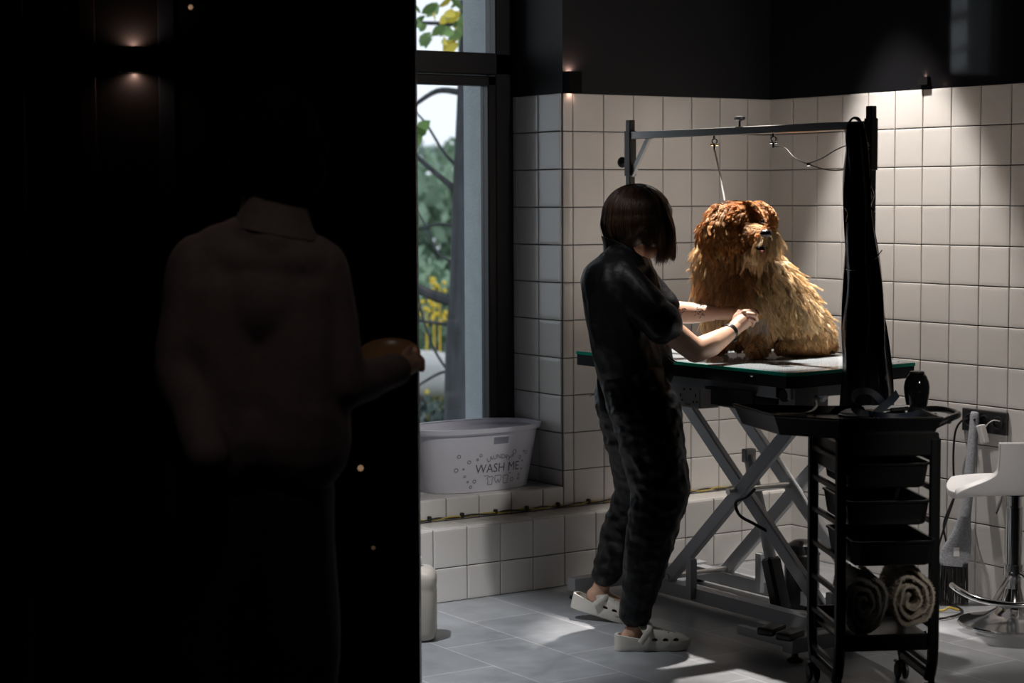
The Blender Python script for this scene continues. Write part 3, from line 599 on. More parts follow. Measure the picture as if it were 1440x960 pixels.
# ================================================================= HANGING APRON
m_apron = mat('black_rubber_apron', (.0095, .009, .009), .24, spec=.5, bump=.12, bscale=25)
D0 = 6.30; ap = empty('hanging_apron', at(1215, 575, D0), 'long black glossy apron hanging from the top of the right post', 'apron')
prof = [(172, 1193, 1213), (195, 1189, 1218), (235, 1187, 1221), (292, 1187, 1226), (335, 1187, 1232), (380, 1186, 1238), (420, 1185.5, 1243), (460, 1184.5, 1248), (500, 1184, 1251), (545, 1183, 1255), (585, 1183, 1258)]
def apf(a, t):
    v = prof[0][0] + (prof[-1][0] - prof[0][0]) * t; l = np.interp(v, [p[0] for p in prof], [p[1] for p in prof]); r = np.interp(v, [p[0] for p in prof], [p[2] for p in prof])
    th = a * 6.28318; k = .5 + .5 * math.cos(th); c = at(l + (r - l) * k, v, D0); dp = .014 + .052 * t
    fold = .010 * (.3 + t) * math.sin(7 * th + 5 * t) + .006 * math.sin(13 * th + 11 * t) * t
    return c + AWAY * (math.sin(th) * dp + fold) + RIGHT * .004 * math.sin(17 * t + 3 * math.sin(th))
b = B(); b.grid(apf, 90, 70, closeu=True); 
b.build('apron_body', m_apron, ap)
b = B(); b.tube(spline([at(1192, 215, 6.30), at(1191, 185, 6.32), at(1197, 168, 6.38), at(1206, 167, 6.42), at(1212, 180, 6.36), at(1214, 225, 6.33), at(1216, 290, 6.31)], 8), .0065, 8, flat=.5); b.build('neck_strap', m_apron, ap)
b = B(); b.tube(spline([at(1224, 262, 6.3), at(1228, 275, 6.29), at(1224, 290, 6.29), at(1230, 297, 6.28)], 6), .003, 7); b.build('buckle', m_chain, ap); b = B(); b.tube(spline([at(1189, 292, 6.27), at(1193, 300, 6.26), at(1191, 312, 6.26)], 6), .004, 7); b.build('buckle', m_chain, ap)
b = B(); b.tube(spline([at(1190, 378, 6.26), at(1200, 380, 6.24), at(1215, 376, 6.23), at(1232, 362, 6.22), at(1240, 352, 6.25)], 6), .003, 7, flat=.6); b.build('waist_tie', m_apron, ap)
# ================================================================= TROLLEY
m_tr = mat('black_trolley_plastic', (.010, .010, .0105), .30, spec=.5)
an = math.radians(-28); E1 = Vector((math.cos(an), math.sin(an), 0)); E2 = Vector((math.sin(an), -math.cos(an), 0)); TRL = Vector((-1.395, -1.825, 0)); TW, TD = .285, .33
def tp(a, d, z): return TRL + E1 * a + E2 * d + UP * z
AX = (E1, E2, UP)
tro = empty('salon_trolley', tp(TW / 2, TD / 2, 0), 'black plastic salon trolley on castors with drawers and a wide top tray', 'trolley')
ZT = .800
for s_, a in ((0, 0.0), (1, TW)):        # ladder side frames
    b = B(); w_ = .020
    for d in (.0, TD): 
        dd = -.006 if d == 0 else .006
        b.tube(spline([tp(a, d, ZT), tp(a, d, .5), tp(a, d, .18), tp(a, d - dd * 3, .10), tp(a, d - dd * 6, .075)], 5), .015, 10, flat=1.3)
    for z in (.115, .235, .34, .445, .55, .65, .74): b.box(tp(a, TD / 2, z), (.016, TD - .02, .018), AX, .003)
    b.tube([tp(a, 0, ZT), tp(a, TD, ZT)], .014, 8); b.tube([tp(a, .03, .08), tp(a, TD - .03, .08)], .016, 8)
    b.build('side_frame', m_tr, tro)
for q in ((TW / 2, TD * .98, .190, TW, .014, .05), (TW / 2, .01, .205, TW, .014, .07), (.012, TD * .5, .74, .018, TD, .10), (TW / 2, .0, .770, TW, .016, .06), (TW / 2, TD, .785, TW + .02, .018, .07)): b = B(); b.box(tp(*q[:3]), q[3:], AX, .004); b.build('panel', m_tr, tro)
b = B(); b.box(tp(TW / 2, TD / 2, .198), (TW - .01, TD - .02, .010), AX)
b.build('bottom_shelf', m_tr, tro)
def trayshape(z, h, grow, d0, d1, a0_=.018, a1_=None, name='drawer', m_=m_tr):
    a1_ = a1_ or TW - .018; b = B()
    o = [tp(a0_, d0, z), tp(a1_, d0, z), tp(a1_, d1, z), tp(a0_, d1, z)]; c = sum(o, Vector()) / 4
    lay = [[c + (p - c) * .90 for p in o], [c + (p - c) * .93 + UP * .004 for p in o], [p + UP * (h - .006) for p in o], [c + (p - c) * 1.03 + UP * (h - .006) for p in o], [c + (p - c) * 1.03 + UP * h for p in o], [c + (p - c) * .97 + UP * h for p in o], [c + (p - c) * .90 + UP * .006 for p in o]]
    R_ = []
    for l in lay:
        q = chamf(l, .018); R_.append([b.bm.verts.new(x) for x in q])
    for A, Q in zip(R_, R_[1:]):
        for i in range(8): b.face([A[i], A[(i + 1) % 8], Q[(i + 1) % 8], Q[i]])
    b.face(R_[0][::-1]); b.face(R_[-1]); return b.build(name, m_, tro, smooth=False)
for z, o1 in ((.655, .02), (.545, .03), (.435, .09)): trayshape(z, .075, 0, .02 + o1 * .8, TD - .01 + o1)
# top tray, flared to the left, with handle on the right
b = B(); ZR = .866
tl = [on(1030, 567, 2, ZR), on(1088, 583, 2, ZR), tp(-.01, TD + .015, ZR), tp(TW + .02, TD + .015, ZR), tp(TW + .03, .0, ZR), tp(-.005, -.02, ZR)]
c = sum(tl, Vector()) / 6
lay = [[c + (p - c) * .90 - UP * .062 for p in tl], [c + (p - c) * .985 - UP * .008 for p in tl], [c + (p - c) * 1.0 - UP * .006 for p in tl], [p.copy() for p in tl], [c + (p - c) * .97 for p in tl], [c + (p - c) * .93 - UP * .022 for p in tl]]
R_ = [[b.bm.verts.new(x) for x in l] for l in lay]
for A, Q in zip(R_, R_[1:]):
    for i in range(6): b.face([A[i], A[(i + 1) % 6], Q[(i + 1) % 6], Q[i]])
b.face(R_[0][::-1]); b.face(R_[-1]); b.build('top_tray', m_tr, tro, smooth=False)
b = B(); hp = [tp(TW + .02, .04, ZR - .02), tp(TW + .07, .05, ZR - .008), tp(TW + .105, .10, ZR - .006), tp(TW + .105, .22, ZR - .006), tp(TW + .06, .29, ZR - .01), tp(TW + .01, .30, ZR - .03)]
b.tube(spline(hp, 6), .010, 10); b.box(tp(TW + .035, .165, ZR - .022), (.06, .24, .012), AX, .004); b.build('tray_handle', m_tr, tro)
b = B(); b.tube(spline([tp(TW + .06, .16, ZR - .02), tp(TW + .02, .16, ZR - .04), tp(TW + .004, .16, ZR - .08)], 5), .014, 8); b.build('handle_bracket', m_tr, tro)
for a in (0, TW):
    for d in (.012, TD - .012):
        c = tp(a, d, 0); b = B(); b.tube([c + UP * .085, c + UP * .055], .010, 10); b.box(c + UP * .045, (.032, .014, .03), AX, .005); b.box(c + UP * .055, (.045, .034, .012), AX, .005)
        cs = b.build('castor', m_tr, tro)
        for s_ in (-1, 1): b = B(); b.lathe(c + UP * .0265 + E1 * s_ * .012 - E1 * .007, [(0, 0), (.020, 0), (.0262, .003), (.0262, .011), (.020, .014), (0, .014)], 20, (E2, UP, E1)); b.build('wheel', mat('castor_rubber', (.014, .014, .014), .5), cs)
# rolled towels
def towel(cu, cv, d, ru, rv, turns, m_, label, seed, ln=.26):
    rnd = random.Random(seed); c = at(cu, cv, d); dirv = (AWAY + UP * .02).normalized(); pts = []
    n = 46 * turns; rmax = pxr(1, d)
    for i in range(n + 1):
        t_ = i / n; th = t_ * turns * 6.28318 + seed; rr_ = .16 + .84 * t_ ** .9; wob = 1 + .06 * math.sin(3 * th + seed) + .04 * math.sin(5.3 * th)
        pts.append((rr_ * wob * ru * rmax * math.cos(th), rr_ * wob * rv * rmax * math.sin(th)))
    b = B(); th_ = .0052 if ru > 29 else .0046; nl = 14; A_, B2 = [], []
    for i, (x, y) in enumerate(pts):
        nx, ny = (pts[min(i + 1, n)][1] - pts[max(i - 1, 0)][1]), -(pts[min(i + 1, n)][0] - pts[max(i - 1, 0)][0]); l = math.hypot(nx, ny) or 1; nx, ny = nx / l * th_, ny / l * th_
        ra, rb = [], []
        for j in range(nl + 1):
            k = j / nl; tap = 1 - .12 * k; bulge = .9 + .1 * math.sin(min(1, j / 2) * 1.5708); ttk = .55 if j == 0 else 1
            o_ = c + dirv * (ln * k + .004 * math.sin(i * .21)); wv = 1 + .015 * math.sin(9 * k + i * .1)
            ra.append(b.bm.verts.new(o_ + RIGHT * (x * tap * wv + nx * ttk) + UP * (y * tap * wv + ny * ttk))); rb.append(b.bm.verts.new(o_ + RIGHT * (x * tap * wv - nx * ttk) + UP * (y * tap * wv - ny * ttk)))
        A_.append(ra); B2.append(rb)
    for i in range(n):
        for j in range(nl): b.face([A_[i][j], A_[i + 1][j], A_[i + 1][j + 1], A_[i][j + 1]]); b.face([B2[i][j], B2[i][j + 1], B2[i + 1][j + 1], B2[i + 1][j]])
        b.face([A_[i][0], B2[i][0], B2[i + 1][0], A_[i + 1][0]]); b.face([A_[i][nl], A_[i + 1][nl], B2[i + 1][nl], B2[i][nl]])
    for i in (0, n):
        for j in range(nl): b.face([A_[i][j], A_[i][j + 1], B2[i][j + 1], B2[i][j]])
    o = b.build('rolled_towel', m_); tag(o, label, 'towel'); me = o.data; me.calc_loop_triangles()
    # terry pile
    nv = len(me.vertices); co = np.empty(nv * 3); me.vertices.foreach_get('co', co); co = co.reshape(-1, 3); tri = np.array([t.vertices[:] for t in me.loop_triangles]); no = np.array([t.normal[:] for t in me.loop_triangles]); ar = np.array([t.area for t in me.loop_triangles])
    r = np.random.default_rng(seed); k = 16000; f = r.choice(len(tri), k, p=ar / ar.sum()); u1, u2 = r.random((2, k)); fl = u1 + u2 > 1; u1[fl], u2[fl] = 1 - u1[fl], 1 - u2[fl]
    p = co[tri[f, 0]] + (co[tri[f, 1]] - co[tri[f, 0]]) * u1[:, None] + (co[tri[f, 2]] - co[tri[f, 0]]) * u2[:, None]; dr_ = no[f] + r.normal(0, .5, (k, 3)); dr_ /= np.linalg.norm(dr_, axis=1)[:, None]
    tt = np.linspace(0, 1, 3); P = p[:, None, :] + dr_[:, None, :] * (tt[None, :, None] * .005)
    h = hair_obj('terry_pile', P, np.array([.0006, .0006, .0004]), None, hair_mat('pile_' + m_.name, .8, tuple(m_.node_tree.nodes['Principled BSDF'].inputs['Base Color'].default_value)[:3]), o); h['kind'] = 'stuff'
    return o
towel(1216, 851, 5.80, 30, 46, 3, mat('light_grey_terry', (.50, .47, .43), .95, sheen=.3), 'grey rolled towel at the left of the trolley bottom shelf', 1)
towel(1283, 844, 5.81, 32, 43, 3, mat('beige_terry', (.58, .52, .43), .95, sheen=.3), 'fluffy beige rolled towel at the right of the trolley bottom shelf', 2)
# things on the tray
zt = ZR - .021
bt = on(1289, 572, 2, zt + .004); b = B(); m_bottle = mat('black_glossy_ceramic', (.006, .006, .007), .08, spec=.6)
t = empty('black_bottle', (bt.x, bt.y, zt), 'rounded glossy black canister standing on the right of the trolley tray', 'canister')
b.lathe((bt.x, bt.y, zt), [(0, 0), (.030, 0), (.033, .004), (.040, .05), (.041, .068), (.038, .085), (.031, .102), (.024, .111), (.022, .112)], 36); b.build('vessel', m_bottle, t)
b = B(); b.lathe((bt.x, bt.y, zt), [(.0225, .108), (.024, .112), (.023, .117), (.018, .119), (0, .119)], 28); b.build('lid', m_blk, t)
m_navy = mat('dark_navy_leather', (.022, .032, .050), .42)
t = empty('grooming_collar', on(1240, 582, 2, zt), 'dark navy leather loop strap curled on the trolley tray', 'strap')
def ribbon(pts, w_, th_, name, m_, par, up=UP):
    P = spline(pts, 8); b = B(); rows_ = []
    for i, p in enumerate(P):
        tn = (P[min(i + 1, len(P) - 1)] - P[max(i - 1, 0)]).normalized(); s_ = AWAY * .45 + UP * .85; s_ = (s_ - tn * s_.dot(tn)).normalized(); n_ = tn.cross(s_)
        rows_.append([b.bm.verts.new(p + s_ * w_ * a + n_ * th_ * c_) for a, c_ in ((-.5, -.5), (.5, -.5), (.5, .5), (-.5, .5))])
    for A, Q in zip(rows_, rows_[1:]):
        for k in range(4): b.face([A[k], A[(k + 1) % 4], Q[(k + 1) % 4], Q[k]])
    b.face(rows_[0][::-1]); b.face(rows_[-1]); return b.build(name, m_, par)
dz = 5.98
ribbon([at(1227, 582, dz - .05), at(1210, 580, dz - .06), at(1199, 570, dz - .04), at(1201, 556, dz), at(1210, 550, dz + .04), at(1224, 551, dz + .05), at(1238, 562, dz + .04), at(1246, 574, dz + .02)], .022, .003, 'strap_loop', m_navy, t)
ribbon([at(1228, 584, dz - .07), at(1242, 572, dz - .05), at(1254, 562, dz - .03), at(1262, 553, dz)], .024, .003, 'strap_end', m_navy, t)
ribbon([at(1212, 580, dz - .02), at(1235, 583, dz - .09), at(1262, 585, dz - .10), at(1285, 582, dz - .06), at(1292, 580, dz)], .016, .003, 'strap_band', m_navy, t)
c = on(1222, 579, 2, zt + .01); b = B(); b.caps([('e', c, (.012, .02, .009), (RIGHT, AWAY, UP)), ('e', c + RIGHT * .008 + UP * .003, (.008, .015, .007), (RIGHT, AWAY, UP))]); o = b.build('hair_clip', mat('tan_clip_plastic', (.62, .40, .26), .5)); tag(o, 'small tan clip lying inside the navy strap loop on the tray', 'clip')
def comb(p, q, name, label, m_, teeth, tl_, down):
    t = empty(name, p, label, 'comb'); d = (V(q) - V(p)); b = B(); b.beam(p, q, .006, .010, bev=.001); b.build('spine', m_, t)
    b = B()
    for k in range(teeth): s_ = V(p) + d * (.05 + .9 * k / (teeth - 1)); b.beam(s_, s_ + down * tl_, .0014, .0014)
    b.build('teeth', m_chain, t); return t
comb(on(1180, 584, 2, zt + .006), on(1208, 588, 2, zt + .006), 'metal_comb', 'small metal comb lying at the front of the trolley tray', m_chain, 16, .03, (E2 * -.98 - UP * .05).normalized())
c0 = on(1150, 573, 2, zt + .008); t = empty('slicker_brush', c0, 'grey brush with a bent grip resting on the left of the trolley tray', 'brush')
b = B(); b.tube(spline([on(1120, 583, 2, zt + .012), on(1138, 580, 2, zt + .016), on(1147, 573, 2, zt + .02), at(1146, 562, depth(c0) - .02), at(1149, 556, depth(c0) - .01)], 6), [.006 + .001 * (k % 2) for k in range(25)], 10, flat=.8); b.build('grip', mat('grey_brush_plastic', (.22, .22, .22), .4), t)
b = B(); b.box(on(1113, 584, 2, zt + .009), (.09, .05, .012), (RIGHT, AWAY, UP), .006, 2); b.build('pad', mat('dark_grey_pad', (.07, .065, .06), .6), t)
c = on(1265, 576, 2, zt + .010); b = B(); b.beam(c - E1 * .03, c + E1 * .03 + UP * .004, .012, .012, bev=.003); b.beam(c - E1 * .03, c - E1 * .06, .006, .006); o = b.build('scissors_case', m_blk); tag(o, 'small black tool with a slim tip beside the black canister', 'tool')
# things in the drawers
c = tp(.19, TD * .6, .745); b = B(); me = blob([(c - E1 * .05, .014, c + E1 * .05, .018), (c - E1 * .03 + UP * .012, .012, c + E1 * .02 + UP * .014, .012)], .004, 3); o = link('plastic_bag', me, mat('crumpled_grey_plastic', (.10, .10, .105), .25, bump=.8, bscale=40)); tag(o, 'crumpled dark plastic bag on the top drawer of the trolley', 'bag')
# ================================================================= OUTLET, BROOM, DUSTPAN, STOOL
a, c = on(1357, 576, 0, 0), on(1420, 609, 0, 0)
ol = empty('wall_outlet', (0, (a.y + c.y) / 2, (a.z + c.z) / 2), 'black triple socket plate on the tiled right wall', 'socket')
yc, zc = (a.y + c.y) / 2, (a.z + c.z) / 2
b = B(); b.box((-.011, yc, zc), (.012, .226, .086), None, .003); b.build('plate', m_blk, ol)
b = B()
for k in (-1, 0, 1): b.lathe((-.017, yc + k * .071, zc), [(.026, 0), (.026, -.004), (.021, -.005), (.020, .002), (0, .002)], 24, (Vector((0, 1, 0)), UP, Vector((1, 0, 0))))
b.build('socket', mat('socket_black', (.02, .02, .022), .3), ol)
q = on(1382, 610, 0, -.06); b = B(); b.box(q, (.03, .026, .07), (Vector((1, 0, 0)), Vector((0, .94, -.34)), Vector((0, .34, .94))), .004); pl = empty('charger_plug', q, 'small whitish plug adapter hanging below the black sockets', 'plug'); b.build('adapter', mat('whitish_plastic', (.62, .60, .60), .5), pl)
b = B(); b.tube(spline([on(1385, 601, 0, -.06), on(1390, 595, 0, -.06), on(1397, 591, 0, -.05), on(1406, 592, 0, -.02)], 6), .0022, 8); b.build('lead', MATS['whitish_plastic'], pl)
cp = [(1362, 588), (1352, 592), (1344, 605), (1341, 630), (1341, 665), (1344, 690), (1340, 705), (1330, 735), (1322, 760), (1314, 785)]
b = B(); b.tube(spline([on(u, v, 0, -.03) for u, v in cp] + [(-.06, -1.02, .12), (-.12, -1.10, .012), (-.2, -1.25, .008), (-.28, -1.40, .008), (-.42, -1.44, .008), (-.52, -1.40, .008)], 6), .0042, 8); b.tube(spline([on(u, v, 0, -.03) for u, v in ((1345, 692), (1336, 712), (1327, 738), (1331, 765), (1334, 800))], 6), .004, 8)
o = b.build('power_cord', mat('black_cable_sheath2', (.012, .011, .011), .4)); tag(o, 'black power cord hanging from the wall socket and curling on the floor', 'cord')
p = on(1326, 858, 2, .008); b = B(); b.tube(spline([p + Vector((.05, -.03, 0)), p + Vector((.02, -.01, .01)), p, p + Vector((-.05, .03, 0))], 6), .0045, 8); o = b.build('cord', MATS['yellow_cable_sheath']); tag(o, 'short yellow green cord lying on the floor beside the broom', 'cord')
# broom
m_felt = mat('speckled_grey_felt_plastic', (.30, .31, .34), .8, var=.25, scale=160, bump=.3, bscale=220)
bf = on(1337, 850, 2, 0); hd = on(1340, 790, 0, bf.x + .02); tp_ = on(1371, 580, 0, -.03); br_o = empty('broom', (bf.x, bf.y, 0), 'grey broom with black bristles leaning on the tiled wall', 'broom')
ds, dt_ = depth(hd), depth(tp_)
pts = [(1371, 579, 5), (1370.5, 583, 7), (1370, 595, 7.2), (1366, 640, 8), (1360, 700, 9), (1356, 730, 10)]
b = B(); P = [at(u, v, dt_ + (ds - dt_) * (v - 579) / 211) for u, v, r in pts]; b.tube(spline(P, 5), [pxr(float(x), ds) for x in np.interp(np.linspace(0, 5, 26), range(6), [p[2] for p in pts])], 14, flat=.8); b.build('handle', m_felt, br_o)
b = B(); q = at(1370.5, 590, dt_ - .022); b.lathe(q, [(0, -.001), (.005, -.001), (.005, .003), (0, .003)], 12, (RIGHT, UP, AWAY)); b.build('hanging_hole', m_blk, br_o)
sec = [(726, 1348, 1365), (745, 1341, 1365.5), (762, 1331, 1366), (776, 1322, 1365), (788, 1317, 1363), (795, 1316, 1361), (796, 1318, 1359)]
def fan(a_, t_):
    v = sec[0][0] + 70 * t_; l = np.interp(v, [s[0] for s in sec], [s[1] for s in sec]); r = np.interp(v, [s[0] for s in sec], [s[2] for s in sec]); th = a_ * 6.28318; return at((l + r) / 2 + (r - l) / 2 * math.cos(th), v + 1.5 * math.cos(th), ds + .028 * math.sin(th) * (.6 + .4 * t_))
b = B(); b.grid(fan, 40, 24, closeu=True); b.build('broom_head', m_felt, br_o)
b = B(); b.box(at(1345, 776, ds - .032), (.021, .002, .032), (RIGHT, AWAY, UP)); b.build('white_sticker', mat('white_paper', (.75, .74, .73), .6), br_o, smooth=False)
b = B()
for k in range(260):
    t_ = random.random(); s_ = random.uniform(-1, 1); u = 1316 + 45 * t_; top = at(u, 792, ds + .022 * s_); bot = at(1312 + 50 * t_ + random.uniform(-1, 1), 852 + random.uniform(-3, 1) , depth(bf) + .025 * s_); bot.z = max(bot.z, .002)
    b.tube([top, (top + bot) / 2 + RIGHT * random.uniform(-.002, .002), bot], [.0016, .0013, .0009], 4, caps=False)
o = b.build('bristles', mat('black_bristle', (.010, .010, .010), .4), br_o); o['kind'] = 'stuff'
# dustpan: clear plastic, standing behind the broom
m_clear = mat('cloudy_clear_plastic', (.62, .60, .60), .35, trans=.0, alpha=.38)
dpn = on(1376, 846, 0, -.05); dp_o = empty('dustpan', (dpn.x, dpn.y, 0), 'clear cloudy dustpan standing against the wall behind the broom', 'dustpan'); dd = depth((-.06, dpn.y, .15))
sec2 = [(742, 1364, 1371), (755, 1362, 1373), (775, 1361, 1377), (790, 1360, 1382), (805, 1359, 1390), (825, 1359, 1394), (846, 1359, 1395)]
def pan(a_, t_):
    v = 742 + 104 * t_; l = np.interp(v, [s[0] for s in sec2], [s[1] for s in sec2]); r = np.interp(v, [s[0] for s in sec2], [s[2] for s in sec2]); k = 2 * a_ - 1
    return at((l + r) / 2 + (r - l) / 2 * k, v, dd + .035 * (k ** 4) * (-1) * (.4 + t_))
b = B(); b.grid(pan, 16, 26); me = bake(b.mesh(), [('SOLIDIFY', dict(thickness=.003))]); link('pan', me, m_clear, dp_o)
b = B(); b.tube([pan(0, t_) for t_ in np.linspace(0, 1, 14)], .003, 6); b.tube([pan(1, t_) for t_ in np.linspace(0, 1, 14)], .003, 6); b.build('rim', mat('clear_rim', (.75, .74, .74), .3, alpha=.7), dp_o)
# bar stool
sc_ = on(1424, 877, 2, 0); dS = depth(sc_); st = empty('bar_stool', (sc_.x, sc_.y, 0), 'white moulded bar stool on a chrome pedestal base', 'bar stool')
m_white = mat('white_stool_shell', (.80, .79, .80), .38, coat=.2)
b = B(); b.lathe(sc_, [(0, .0), (.19, .0), (.192, .005), (.188, .010), (.15, .018), (.10, .032), (.06, .055), (.040, .085), (.032, .12), (.030, .13), (0, .13)], 56); b.build('base', m_chain, st)
b = B(); b.lathe(sc_, [(0, .12), (.029, .12), (.029, .42), (.025, .425), (.025, .52), (0, .52)], 28); b.lathe(sc_, [(.029, .175), (.034, .175), (.034, .215), (.029, .215)], 28); b.build('column', m_chain, st)
fr = [at(1437 + 105 * math.cos(a) if 0 else 1424 + 95 * math.cos(a), 838 + 0 * a, dS) for a in (0,)]
zf = at(1400, 838, dS - .1).z; C0 = sc_ + UP * (zf) - AWAY * .05
fp = [C0 + RIGHT * (.225 * math.cos(a)) + AWAY * (.20 * math.sin(a)) + UP * (.028 * max(0, -math.cos(a)) ** 4) for a in [math.radians(x) for x in range(175, 366, 10)]]
b = B(); b.tube(fp, .011, 12); b.tube([fp[2] + AWAY * .02, sc_ + UP * .20], .008, 10) if 0 else None
b.tube([C0 + RIGHT * -.12 - AWAY * .155, sc_ + UP * .195], .009, 10); b.tube([C0 + RIGHT * .14 - AWAY * .155, sc_ + UP * .195], .009, 10); b.build('footrest', m_chain, st)
b = B(); b.tube(spline([at(1411, 692, dS), at(1407, 705, dS), at(1400, 722, dS)], 5), [.004] * 5 + [.006] * 6, 8); b.build('height_lever', m_steel, st)
zt0 = at(1400, 688, dS).z; zt1 = at(1400, 618, dS - .18).z
def seat(a_, t_):
    k = 2 * a_ - 1                       # t_: 0 far lip of the pan, .6 at the camera side, 1 top of the back
    if t_ < .6:
        q = t_ / .6; y = .17 - .33 * q; z = zt0 + .020 + .008 * (1 - q) - .012 * math.sin(q * 3.1416); wdt = .245 * (1 - .25 * (1 - q) ** 3) - .01 * max(0, q - .75)
    else:
        q = (t_ - .6) / .4; y = -.16 - .055 * math.sin(q * 1.5708); z = zt0 + .020 + (zt1 - zt0 - .02) * (q ** 1.15); s3 = min(1, q * 2.0); wdt = .245 - .135 * (3 * s3 * s3 - 2 * s3 ** 3)
    e = abs(k) ** 3; return sc_ + RIGHT * (k * wdt) + AWAY * y + UP * (z - sc_.z - .012 * e * (1 if t_ < .6 else 0) + .03 * k * k * max(0, t_ - .5) * 0)
b = B(); b.grid(seat, 33, 41); me = bake(b.mesh(), [('SOLIDIFY', dict(thickness=.026, offset=0)), ('BEVEL', dict(width=.009, segments=3, limit_method='ANGLE')), ('SUBSURF', dict(levels=1, render_levels=1))]); link('seat_shell', me, m_white, st)
b = B(); b.lathe(sc_ + UP * (zt0 - .012), [(0, 0), (.055, 0), (.055, .012), (0, .012)], 20); b.build('seat_plate', m_blk, st)
# dryer hose / black cap shape behind the scissor legs
c = on(1128, 742, 1, LY - .12); c = at(1128, 762, 7.25); t = empty('floor_dryer', (c.x, c.y, 0), 'black rounded dryer nozzle shape behind the scissor legs', 'dryer')
b = B(); z0 = at(1128, 830, 7.25).z; b.lathe((c.x, c.y, 0), [(0, .002), (.06, .002), (.065, .03), (.065, .20), (.055, .235), (.03, .25), (0, .255)], 26); b.build('body', mat('dryer_black', (.012, .012, .013), .25), t)
b = B(); b.tube([(c.x + .062 * math.cos(k * .2), c.y + .062 * math.sin(k * .2), .20) for k in range(32)], .006, 8, closed=True); b.build('rim', m_blk, t)
# ================================================================= GROOMER
def cp_(u0, v0, d0, r0, u1, v1, d1, r1): return (at(u0, v0, d0), pxr(r0, d0), at(u1, v1, d1), pxr(r1, d1))
m_skin = mat('light_skin', (.56, .33, .23), .48, sss=.25, var=.06, scale=30)
AXR = (RIGHT, AWAY, UP)
def folds(amp, sc, stretch=1.0, seed=0):
    def f(c):
        p = Vector((c.x * sc, c.y * sc, c.z * sc * stretch)) + Vector((seed, 0, 0)); a = noise.noise(p); b_ = noise.noise(p * 2.3 + Vector((9, 3, 1)))
        return amp * ((1 - abs(a) * 2.2) * .7 + b_ * .5)
    return f
gp_ = on(900, 900, 2, 0)
groomer = empty('person', (gp_.x, gp_.y, 0), 'dark-haired groomer in black scrubs and cream clogs bending over the dog', 'person')
HC = at(900, 312, 6.74)
items = []
# legs (inside trousers), ankles, feet
items += [cp_(905, 565, 6.70, 30, 926, 690, 6.62, 20), cp_(926, 690, 6.62, 19, 893, 868, 6.60, 12), cp_(893, 868, 6.60, 13, 890, 893, 6.60, 13), cp_(884, 897, 6.60, 12, 925, 903, 6.61, 12), cp_(925, 903, 6.61, 12, 955, 906, 6.62, 9)]
items += [cp_(888, 570, 6.88, 30, 895, 690, 6.95, 19), cp_(895, 690, 6.95, 18, 852, 812, 7.05, 12), cp_(850, 812, 7.05, 12, 843, 832, 7.06, 12), cp_(838, 838, 7.06, 14, 868, 850, 7.05, 12), cp_(868, 850, 7.05, 12, 890, 862, 7.04, 9)]
# torso, neck, head
items += [cp_(866, 405, 6.68, 30, 880, 520, 6.71, 30), cp_(884, 405, 6.83, 30, 888, 520, 6.83, 30), cp_(890, 540, 6.72, 32, 900, 560, 6.72, 32), cp_(890, 545, 6.85, 32, 895, 560, 6.85, 32), cp_(868, 385, 6.75, 34, 886, 335, 6.75, 20)]
items += [('e', at(896, 303, 6.75), (pxr(37, 6.7), pxr(34, 6.7), pxr(38, 6.7)), AXR), cp_(912, 318, 6.76, 24, 922, 343, 6.77, 13), cp_(922, 343, 6.77, 12, 915, 352, 6.76, 12), ('e', at(934, 326, 6.78), (pxr(7, 6.7), pxr(5, 6.7), pxr(6, 6.7)), AXR), ('e', at(905, 322, 6.665), (pxr(5, 6.7), pxr(3, 6.7), pxr(9, 6.7)), AXR), ('e', at(929, 338, 6.78), (pxr(6, 6.7), pxr(7, 6.7), pxr(3, 6.7)), AXR)]
# near arm
items += [cp_(872, 392, 6.63, 24, 925, 452, 6.56, 21), cp_(925, 452, 6.56, 20, 978, 493, 6.60, 17), cp_(978, 493, 6.60, 17.5, 1000, 484, 6.64, 17), cp_(1000, 484, 6.64, 17, 1029, 466, 6.72, 10.5), cp_(1029, 466, 6.72, 10.5, 1038, 457, 6.75, 11)]
# far arm
items += [cp_(900, 398, 6.92, 22, 938, 438, 6.92, 16.5), cp_(938, 438, 6.92, 16.5, 975, 440, 6.94, 15), cp_(975, 440, 6.94, 15, 1012, 440, 6.90, 10), cp_(1012, 440, 6.90, 10, 1030, 440, 6.87, 10)]
body = link('body', blob(items, .0062, 5), m_skin, groomer)
# near hand: palm, four fingers curled over the comb grip, thumb
hand = []
hand += [('e', at(1043.5, 450, 6.765), (pxr(15.5, 6.7), pxr(9.5, 6.7), pxr(14, 6.7)), ((RIGHT + UP * .75).normalized(), AWAY, (UP - RIGHT * .75).normalized())), cp_(1034, 460, 6.74, 10.5, 1044, 452, 6.76, 12)]
kn = [(1040, 439, 6.765), (1047, 439, 6.752), (1052, 442, 6.745), (1054.5, 448, 6.742)]
pp = [(1052, 436.5, 6.775), (1057.5, 438, 6.755), (1061, 443, 6.742), (1060, 451, 6.74)]
ti = [(1060, 441, 6.80), (1064, 443, 6.785), (1064, 450, 6.775), (1058, 457, 6.77)]
for k in range(4):
    r0, r1, r2 = (4.4, 3.9, 3.2) if k < 3 else (3.9, 3.4, 2.8)
    hand += [cp_(*kn[k], r0, *pp[k], r1), cp_(*pp[k], r1, *ti[k], r2)]
hand += [cp_(1040, 444, 6.80, 5.5, 1054, 440, 6.825, 4.2), cp_(1054, 440, 6.825, 4.2, 1064, 438.5, 6.81, 3.6), cp_(1064, 438.5, 6.81, 3.6, 1066, 442, 6.79, 3.1)]
me = blob(hand + [cp_(1029, 466, 6.72, 9.5, 1038, 457, 6.75, 11)], .0021, 3); link('right_hand', me, m_skin, groomer)
